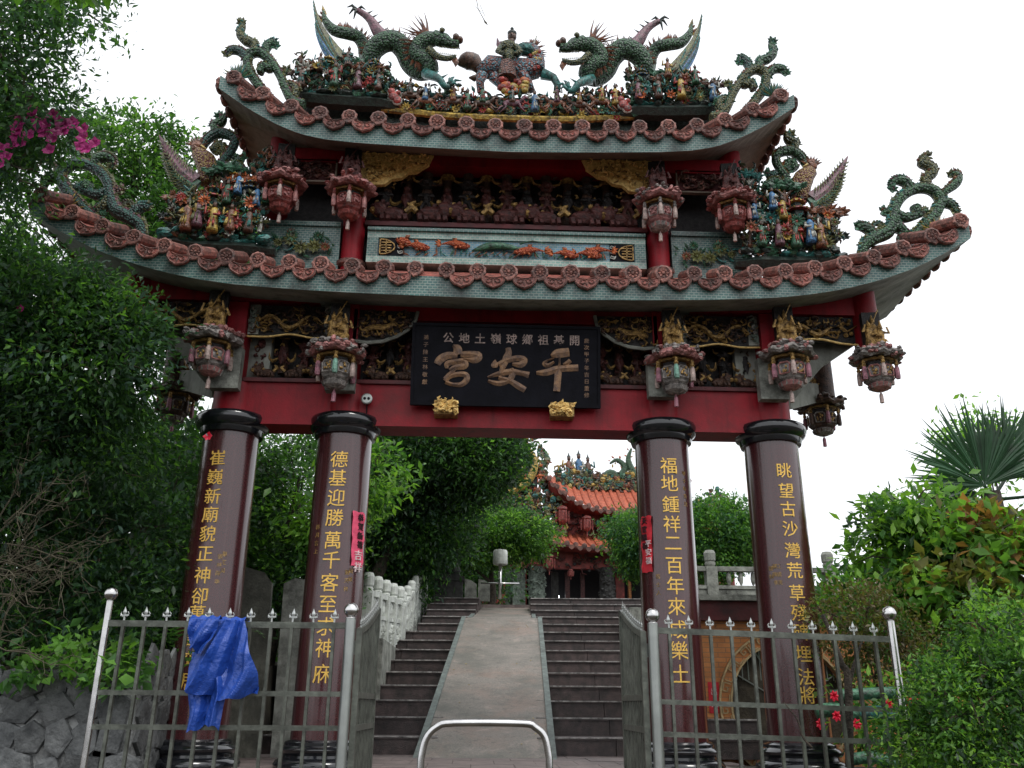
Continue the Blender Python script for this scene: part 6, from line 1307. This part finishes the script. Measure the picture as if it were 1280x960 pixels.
# ================================================================== VEGETATION
def leaf_mesh(name, blobs, mats, parent=None, length=.06, width=.4, seed=1, kind=None, droop=.15, weights=None, clump=.16, shell=.55):
    "blobs: (cx, cy, cz, rx, ry, rz, leaves). Small folded leaves in clumps through the volume"
    g = np.random.default_rng(seed); V = []; mi = []
    for (cx, cy, cz, rx, ry, rz, n) in blobs:
        nc = max(3, n//45); d = g.normal(size=(nc, 3)); d /= np.linalg.norm(d, axis=1)[:, None]
        rad = shell+(1.08-shell)*g.random(nc)**.7; C = d*rad[:, None]*[rx, ry, rz]+[cx, cy, cz]
        k = g.integers(0, nc, n); cs = clump*g.uniform(.6, 1.4, nc)
        P = C[k]+np.clip(g.normal(size=(n, 3)), -1.7, 1.7)*cs[k][:, None]*[1, 1, .7]
        out = d[k]*.6+g.normal(size=(n, 3))*.8+[0, 0, -.1]; out[:, 2] -= droop; out /= np.linalg.norm(out, axis=1)[:, None]
        up = g.normal(size=(n, 3))*.55+[0, 0, 1.0]; side = np.cross(out, up); side /= np.linalg.norm(side, axis=1)[:, None]; nn = np.cross(side, out)
        L_ = (length*g.uniform(.45, 1.5, n))[:, None]; w_ = L_*width*.5
        V.append(np.stack([P, P+out*L_*.45+side*w_+nn*w_*.35, P+out*L_, P+out*L_*.45-side*w_+nn*w_*.35], 1))
        m_ = g.choice(len(mats), nc, p=weights); mk = m_[k]; flip = g.random(n) < .15; mk = np.where(flip, g.integers(0, len(mats), n), mk); mi.append(mk)
    V = np.concatenate(V); mi = np.concatenate(mi); n = len(V); me = bpy.data.meshes.new(name)
    me.vertices.add(n*4); me.vertices.foreach_set('co', V.reshape(-1)); me.loops.add(n*6)
    b_ = (np.arange(n)*4)[:, None]; me.loops.foreach_set('vertex_index', (b_+np.array([0, 1, 2, 0, 2, 3])).reshape(-1).astype(np.int32))
    me.polygons.add(n*2); me.polygons.foreach_set('loop_start', (np.arange(n*2)*3).astype(np.int32)); me.polygons.foreach_set('loop_total', np.full(n*2, 3, np.int32))
    for q in mats: me.materials.append(M[q])
    me.polygons.foreach_set('material_index', np.repeat(mi, 2).astype(np.int32)); me.update(); me.validate()
    return link(name, me, parent, kind)
def tree(name, label, base, top, blobs, mats, trunk=.12, length=.06, seed=1, cat_='tree', group=None, weights=None, limbs=True, clump=.16, width=.42, shell=.55):
    T = thing(name, label, cat_, base, group=group); bx, by, bz = base; r_ = random.Random(seed); b = MB(); tp = Vector(top)-Vector(base)
    P = cat([(0, 0, -.2), (tp.x*.3+.05, tp.y*.3, tp.z*.35), (tp.x*.7-.04, tp.y*.7, tp.z*.7), tuple(tp)], 4); b.tube(P, [trunk, trunk*.75, trunk*.5, trunk*.2], 8)
    b.build('trunk', 'bark', T, True)
    if limbs:
        b = MB()
        for q in blobs:
            e = Vector(q[:3])-Vector(base); s_ = P[r_.randrange(len(P)//2, len(P))]; m_ = lerp(s_, e, .5)+Vector((0, 0, -.1)); b.tube([s_, m_, e], [trunk*.4, trunk*.28, trunk*.1], 6)
            for k in range(4): f = e+Vector((r_.uniform(-1, 1)*q[3]*.8, r_.uniform(-1, 1)*q[4]*.8, r_.uniform(-.6, .9)*q[5])); b.tube([lerp(m_, e, .6), f], [trunk*.16, trunk*.05], 5)
        b.build('limbs', 'bark', T)
    b = MB()
    for q in blobs:
        c = Vector(q[:3])-Vector(base)
        for k in range(min(26, 6+q[6]//900)):
            d = Vector((r_.gauss(0, 1), r_.gauss(0, 1)-.3, r_.gauss(0, 1)+.2)).normalized(); e = c+Vector((d.x*q[3], d.y*q[4], d.z*q[5]))*1.06; s_ = c+Vector((d.x*q[3], d.y*q[4], d.z*q[5]))*.45
            m_ = lerp(s_, e, .5)+Vector((r_.uniform(-.06, .06), 0, r_.uniform(-.06, .06))); b.tube([s_, m_, e], [.012, .008, .003], 4); b.tube([m_, m_+Vector((r_.uniform(-.2, .2), r_.uniform(-.1, .1), r_.uniform(-.1, .25)))*min(1, q[3])], [.006, .002], 4)
    b.build('twigs', 'twig', T)['kind'] = 'stuff'
    leaf_mesh('crown', [(q[0]-bx, q[1]-by, q[2]-bz)+tuple(q[3:]) for q in blobs], mats, T, length, width, seed, clump=clump, weights=weights, shell=shell)
    return T
# --- left bank
D4 = ['leaf_dark', 'leaf_blue', 'leaf_mid', 'leaf_light']; WD = [.42, .26, .24, .08]
tree('azalea_bush', 'big dark glossy bush covering the left end of the lower roof, a few magenta flowers', (-5.6, -.4, .9), (-5.0, -.6, 4.4),
     [(-5.7, -.9, 3.9, 1.2, .8, 1.1, 13000), (-4.85, -1.3, 4.35, .75, .5, .55, 9000), (-4.35, -1.3, 3.85, .80, .5, .75, 9500), (-5.7, -1.2, 4.75, .75, .5, .5, 5500), (-4.1, -1.1, 4.25, .45, .4, .32, 3000), (-5.3, -1.0, 2.9, 1.2, .6, .9, 9000), (-4.25, -.8, 3.0, .6, .5, .65, 5000)], D4, .14, .075, 11, cat_='bush', weights=WD)
tree('bougainvillea', 'bush with magenta flowers at the upper left above the lower roof tip', (-6.4, -1.0, .9), (-5.4, -1.4, 6.4),
     [(-5.75, -1.5, 6.1, .65, .5, .55, 5000), (-5.15, -1.5, 6.3, .42, .35, .26, 1800), (-6.1, -1.6, 5.4, .6, .4, .6, 4500)], D4, .10, .08, 12, cat_='bush', weights=WD)
T = thing('magenta_flowers', 'cluster of magenta blossoms on the bush at the upper left', 'flowers'); r_ = random.Random(19)
fl = [(76, 150), (98, 155), (100, 178), (70, 165), (38, 175), (52, 150), (50, 178), (12, 200), (18, 160), (120, 183), (30, 385), (45, 165), (8, 195), (60, 172), (90, 165), (22, 182), (34, 160), (248, 545)]
for (u, v) in fl:
    for _ in range(1 if v > 300 else 2):
        c = at(u+r_.uniform(-14, 14), v+r_.uniform(-12, 12), -3.05 if v < 300 else -1.75); b = MB()
        for k in range(5): a = k*1.257+r_.random(); q_ = .06 if v < 300 else .045; b.leaf(c, c+Vector((math.cos(a)*q_, -.03, math.sin(a)*q_)), q_*.5, 0, .08)
        b.build('blossom', 'petal' if v < 500 else 'petal_red', T)
tree('overhanging_tree', 'tall leafy tree leaning in from the top left corner', (-7.5, -2.5, .9), (-5.4, -2.6, 7.6),
     [(-5.1, -2.9, 6.9, .9, .5, .8, 6500), (-4.6, -3.0, 6.1, .55, .4, .5, 2600), (-4.1, -3.1, 6.6, .5, .35, .35, 900), (-5.3, -2.9, 5.9, .7, .4, .5, 3600), (-4.35, -2.9, 5.5, .5, .35, .4, 2600), (-4.5, -2.8, 4.95, .45, .3, .3, 1300)], D4, .10, .065, 13, weights=[.42, .34, .2, .04], clump=.15)
tree('foreground_branch', 'branch of pale green pointed leaves hanging in at the top left edge', (-4.6, -4.2, 7.6), (-3.0, -4.3, 6.2),
     [(-3.35, -4.3, 5.95, .45, .25, .22, 190), (-2.9, -4.3, 6.15, .28, .2, .12, 80), (-3.7, -4.3, 5.9, .4, .25, .3, 240)], ['leaf_mid', 'leaf_light'], .03, .15, 14, limbs=True, clump=.13, width=.36)
tree('lower_bush', 'dense dark hedge above the rubble wall at the left edge', (-5.2, .2, .9), (-4.8, 0, 2.6),
     [(-5.3, -.3, 1.9, 1.5, .6, 1.1, 9000), (-4.2, -.2, 1.6, .7, .5, .8, 4500), (-3.9, .4, 2.5, .7, .6, .9, 4500), (-6.6, -.4, 3.0, 1.6, .6, 1.6, 6000)], D4, .10, .085, 15, cat_='bush', weights=[.5, .25, .2, .05])
T = thing('climbing_vine', 'bright green vine leaves hanging over the rubble wall by the left fence post', 'plant'); leaf_mesh('foliage', [(-4.5, -1.2, .95, .7, .12, .16, 380), (-3.72, -1.25, .98, .42, .12, .14, 260), (-3.45, -1.3, .80, .16, .1, .22, 110), (-3.0, -2.55, .75, .10, .06, .16, 26)], ['leaf_light', 'leaf_mid'], T, .10, .6, 16, clump=.1)
T = thing('fern', 'feathery green fern behind the left fence', 'plant'); b = MB(); r_ = random.Random(6)
for k in range(26):
    a = r_.uniform(0, 6.28); c = Vector((-3.15+r_.uniform(-.3, .4), -.2+r_.uniform(-.3, .3), 1.0+r_.uniform(-.1, .25))); l = r_.uniform(.35, .6); d = Vector((math.cos(a), math.sin(a)*.6-.2, .0))
    P = [c+d*l*t+Vector((0, 0, .35*math.sin(t*2.4)*l*1.2)) for t in np.linspace(0, 1, 10)]
    for i in range(9):
        s_ = (P[i+1]-P[i]).cross(Vector((0, 0, 1))).normalized()
        for s in (-1, 1): q = P[i]; b.add([q, q+s_*s*.10*(1-i/11)+(P[i+1]-P[i])*.9, q+(P[i+1]-P[i])*.6], [(0, 1, 2)], 0)
b.build('fronds', 'leaf_mid', T)
T = thing('dry_bush', 'tangle of bare pale twigs at the left edge above the rubble wall', 'bush'); b = MB(); r_ = random.Random(23)
def twigs(b, p, d, l, r0, depth):
    q = p+d*l*.5+Vector((r_.uniform(-.05, .05), r_.uniform(-.05, .05), r_.uniform(-.02, .06))); e = p+d*l+Vector((0, 0, r_.uniform(-.1, .06))); b.tube([p, q, e], [r0, r0*.8, r0*.55], 4)
    if depth:
        for k in range(r_.choice((2, 3))): nd = (d+Vector((r_.uniform(-.6, .6), r_.uniform(-.5, .5), r_.uniform(-.5, .6)))).normalized(); twigs(b, q if k == 0 else e, nd, l*r_.uniform(.55, .85), r0*.6, depth-1)
for k in range(24): a = r_.uniform(-.5, 1.6); twigs(b, Vector((-4.75+r_.uniform(-.7, .25), -1.25+r_.uniform(-.25, .1), 1.35+r_.uniform(-.3, .8))), Vector((math.cos(a), r_.uniform(-.3, .1), math.sin(a)*.7)).normalized(), r_.uniform(.3, .55), .010, 3)
b.build('twigs', 'twig', T)
# --- trees behind
tree('banyan_tree', 'large dark dense tree filling the view between the inner columns on the left', (-3.4, 11, 1.2), (-1.4, 10.6, 6.0),
     [(-1.3, 10.5, 6.3, 1.9, 1.2, 1.3, 26000), (-2.6, 10.8, 5.2, 1.3, 1.0, 1.3, 15000), (-.15, 10.8, 6.5, .85, .8, .75, 10000), (-.5, 10.6, 5.7, .9, .8, .55, 8000), (-1.6, 11.5, 4.5, 1.3, 1.0, .9, 12000), (-2.6, 12, 3.6, 1.2, 1.0, .9, 9000)], D4, .22, .13, 31, weights=[.42, .2, .3, .08], clump=.26)
tree('round_tree', 'small rounded bright green tree left of the temple lanterns', (.1, 15.2, 3.06), (.2, 15.2, 4.4),
     [(.1, 15, 5.0, 1.15, .8, .72, 15000), (1.05, 15, 5.05, .75, .6, .58, 9000), (-.9, 15, 4.75, .7, .6, .5, 7000)], ['leaf_mid', 'leaf_light', 'leaf_dark', 'leaf_bright'], .13, .10, 32, weights=[.38, .35, .17, .1], clump=.2)
tree('round_tree', 'rounded green tree half hidden behind the third column', (4.9, 16, 3.06), (4.8, 16, 4.4),
     [(4.6, 16, 5.3, 1.0, .8, .75, 14000), (4.75, 16, 4.6, .85, .6, .5, 8000)], ['leaf_mid', 'leaf_teal', 'leaf_light'], .12, .11, 33, weights=[.4, .25, .35], clump=.2)
tree('round_tree', 'rounded green tree seen between the two right columns', (6.7, 15, 3.06), (6.7, 15, 4.6),
     [(6.5, 15, 5.3, 1.25, .8, .95, 16000), (6.2, 15, 4.4, .9, .7, .6, 7000), (7.3, 15, 4.9, .7, .6, .6, 6000)], ['leaf_mid', 'leaf_teal', 'leaf_light'], .12, .11, 34, weights=[.4, .2, .4], clump=.2)
tree('bright_maple', 'tree with bright yellow-green leaves just right of the second column', (-2.7, 4.2, 0), (-2.3, 4.2, 4.0),
     [(-2.0, 4.2, 4.0, .55, .5, .55, 1500), (-2.6, 4.3, 3.4, .6, .5, .7, 1500)], ['leaf_bright', 'leaf_light', 'leaf_mid'], .06, .12, 35, weights=[.4, .35, .25])
tree('back_tree', 'dark leafy tree between the two left columns', (-3.6, 5, .6), (-3.3, 5, 4.2),
     [(-3.2, 4.8, 3.6, 1.0, .7, 1.3, 8000), (-4.2, 5, 3.0, 1.0, .7, 1.4, 6000), (-2.9, 4.6, 2.4, .7, .5, .7, 3600)], D4, .12, .09, 36, weights=[.35, .15, .35, .15], clump=.2)
tree('back_tree', 'leafy tree behind the left end of the lower roof', (-6.2, 3.4, .9), (-5.4, 3.0, 7.4),
     [(-5.6, 2.8, 8.0, 1.0, .7, .8, 7000), (-4.7, 2.6, 7.3, .8, .6, .8, 7500), (-6.6, 2.8, 7.0, 1.3, .8, 1.3, 9000), (-5.0, 2.6, 6.2, 1.6, .8, 1.0, 13000), (-5.9, 2.6, 8.9, .9, .6, .6, 4500), (-4.2, 2.5, 8.1, .35, .3, .3, 450)], ['leaf_mid', 'leaf_light', 'leaf_dark'], .14, .10, 37, weights=[.4, .2, .4], clump=.2)
leaf_mesh('woodland', [(-1.6, 19.5, 6.5, 2.4, 1.5, 3.2, 16000), (-1.2, 18.5, 4.4, 2.0, 1.2, 1.4, 8000), (-9, 9, 3.2, 5, 2.5, 3.2, 26000), (-6, 7, 2.6, 2.5, 1.5, 2.5, 18000), (-4.5, 15, 5, 4, 2.5, 3.2, 20000), (-3, 18, 4.6, 3, 2, 2.2, 9000), (-8, 3.5, 3.0, 3, 1.5, 2.6, 18000), (-5.5, 4.5, 3.4, 1.6, 1.0, 2.0, 9000)], D4, None, .17, .45, 38, 'stuff', weights=[.55, .2, .2, .05], clump=.4); bpy.data.objects['woodland']['label'] = 'dark woodland on the bank behind the left columns'
# --- right side
tree('leafy_shrub', 'tall shrub with glossy bright green leaves right of the rightmost column', (4.6, .2, -.2), (4.6, .2, 2.2),
     [(4.6, .1, 2.2, .62, .5, .52, 2600), (5.0, .2, 2.35, .6, .5, .6, 2200), (3.95, .2, 1.7, .35, .4, .3, 900), (5.3, .4, 2.0, .8, .5, .7, 2200), (4.7, .5, 1.7, .7, .4, .5, 1500), (4.55, .0, 2.75, .4, .35, .25, 500)], ['leaf_light', 'leaf_mid', 'leaf_bright', 'leaf_dark'], .05, .13, 41, cat_='bush', weights=[.36, .14, .40, .10], clump=.14)
tree('croton_shrub', 'shrub with olive and rust coloured leaves in front of the palm', (5.2, -.4, -.3), (5.1, -.4, 2.0),
     [(5.15, -.5, 2.25, .55, .4, .42, 1100), (4.75, -.5, 1.75, .6, .4, .42, 1100), (5.5, -.4, 1.7, .6, .4, .4, 900)], ['leaf_olive', 'leaf_rust', 'leaf_light', 'leaf_bright'], .04, .15, 42, cat_='bush', weights=[.38, .10, .37, .15], clump=.13, width=.5)
tree('dry_shrub', 'brownish fine leaved shrub behind the right fence', (3.7, -.6, -.5), (3.7, -.6, 1.2),
     [(3.55, -.7, 1.35, .5, .35, .38, 4500), (3.9, -.7, 1.0, .55, .35, .35, 4500)], ['leaf_dry', 'leaf_olive', 'leaf_mid'], .04, .045, 43, cat_='bush', weights=[.5, .3, .2], clump=.1)
tree('box_shrub', 'fresh green clipped shrub in the bottom right corner', (3.3, -3.6, -1.2), (3.3, -3.6, .6),
     [(3.35, -3.5, 1.0, .38, .3, .33, 5500), (3.0, -3.5, .62, .38, .3, .34, 6000), (3.5, -3.4, .55, .5, .35, .45, 6000), (2.75, -3.45, .35, .36, .25, .25, 4000), (3.2, -3.6, .2, .6, .4, .35, 5000)], ['leaf_mid', 'leaf_light', 'leaf_bright', 'leaf_dark'], .03, .042, 44, cat_='bush', weights=[.3, .28, .22, .2], clump=.085)
tree('hedge_shrub', 'mixed green hedge behind the right fence', (4.6, -.8, -.5), (4.6, -.8, .8),
     [(4.5, -.9, .6, .9, .4, .6, 3500), (3.7, -1.0, .45, .5, .35, .4, 1500), (5.4, -.9, .9, .7, .4, .8, 2500)], ['leaf_mid', 'leaf_light', 'leaf_bright'], .04, .09, 45, cat_='bush', weights=[.4, .35, .25], clump=.12)
def fan_palm(x, y, zt):
    T = thing('fan_palm', 'fan palm with a big upright round frond at the right edge', 'palm tree', (x, y, -.2)); b = MB(); b.tube([(0, 0, 0), (.05, 0, (zt+.2)*.5), (0, 0, zt+.2)], [.16, .14, .12], 10); b.build('trunk', 'bark', T, True); r_ = random.Random(51)
    for (dx, dz, tx, rr, a0, a1, yy) in ((-.25, .1, 0, 1.15, 15, 200, -.15), (.55, .5, .3, 1.05, -10, 165, .1), (-.25, .0, -.5, .7, 150, 260, .05), (.5, -.2, .1, .9, -80, 60, -.2), (-.1, -.5, -.2, .6, 200, 330, -.15)):
        b = MB(); c = Vector((dx*.6, yy, zt+.2+dz*.5)); b.tube([(0, 0, zt+.1), c], [.025, .02], 6)
        for k in range(64):
            a = R(lerp(a0, a1, k/63)+r_.uniform(-1, 1)); l = rr*r_.uniform(.88, 1.05)*(1-.12*abs(k/31.5-1)); d = Vector((math.cos(a), -.12-.1*math.sin(k*.9), math.sin(a))); s_ = Vector((-d.z, 0, d.x)); w_ = .026
            e = c+d*l+Vector((0, 0, -.06*l*abs(math.cos(a)))); m_ = c+d*l*.55
            b.add([c, m_+s_*w_, m_+Vector((0, -.015, 0)), m_-s_*w_, e], [(0, 1, 2), (0, 2, 3), (1, 4, 2), (2, 4, 3)], 0)
        b.build('frond', 'palm', T)
fan_palm(6.15, 1.0, 3.15)
tree('roadside_tree', 'small bright leaved tree top seen behind the fan palm', (7.6, 3, -.2), (7.5, 3, 4.0), [(7.4, 3, 4.3, .7, .5, .6, 1500)], ['leaf_light', 'leaf_bright'], .05, .11, 52)
# bare stems growing through the right fence
T = thing('bare_sapling', 'bare forked sapling stem growing behind the right fence', 'plant'); b = MB(); A = lambda u, v, y: at(u, v, y)
b.tube(cat([A(1062, 960, -2.45), A(1060, 850, -2.45), A(1052, 830, -2.45), A(1040, 795, -2.45), A(1028, 768, -2.45)], 4), [.034, .032, .026, .020, .017], 8); b.tube(cat([A(1060, 860, -2.45), A(1068, 830, -2.45), A(1078, 800, -2.45)], 3), [.02, .014, .006], 6)
b.tube(cat([A(1015, 935, -2.7), A(1003, 920, -2.7), A(997, 900, -2.7), A(980, 878, -2.7)], 4), [.010, .008, .007, .003], 5); b.build('stems', 'bark', T, True)
T = thing('glazed_figures', 'red and green glazed garden ornaments half hidden behind the right fence', 'statue'); r_ = random.Random(61)
for (u0, v0, u1, v1, rr, mm) in ((1020, 890, 1070, 893, .06, 'glaze_green'), (1070, 893, 1130, 898, .055, 'glaze_teal'), (1060, 950, 1120, 955, .05, 'glaze_green'), (1040, 870, 1130, 865, .05, 'glaze_green')):
    b = MB(); b.tube(cat([A(u0, v0, -1.6), A((u0+u1)/2, v0-3, -1.62), A(u1, v1, -1.6)], 4), rr, 9); b.build('glazed_rail', mm, T, True)
for (u, v) in ((1045, 895), (1042, 870), (1110, 880), (1135, 878), (1070, 905), (1025, 905), (1150, 872)):
    b = MB(); c = A(u, v, -1.75)
    for k in range(7): a = k*.9; b.leaf(c, c+Vector((math.cos(a)*.045, -.02, math.sin(a)*.05)), .018, 0)
    b.build('red_flower', 'petal_red', T)
# twig tip hanging into the sky
T = thing('hanging_twig', 'thin bare twig tip against the white sky near the top', 'twig'); b = MB(); b.tube([A(585, -60, -5), A(592, -20, -5), A(598, 12, -5), A(607, 28, -5)], [.004, .003, .0022, .003], 5); b.tube([A(594, 8, -5), A(603, 16, -5)], .0016, 4); b.tube([A(600, 6, -5), A(606, 20, -5)], .0016, 4); b.leaf(A(604, 24, -5), A(610, 32, -5), .008, 0); b.build('stem', 'twig', T)
# fallen leaves on the ramp
r_ = random.Random(5)
for k in range(16):
    y_ = r_.uniform(-1.5, 6.5); x_ = r_.uniform(-.7, .7); b = MB(); z_ = rz_(y_)+.004; a_ = r_.uniform(0, 6.28); d_ = Vector((math.cos(a_)*.045, math.sin(a_)*.045, .0)); c_ = Vector((x_, y_, z_+.012))
    b.leaf(c_, c_+d_, .016, 0, .15, nrm=(0, 0, 1)); o = b.build('fallen_leaf', 'fallen_leaf', SR)
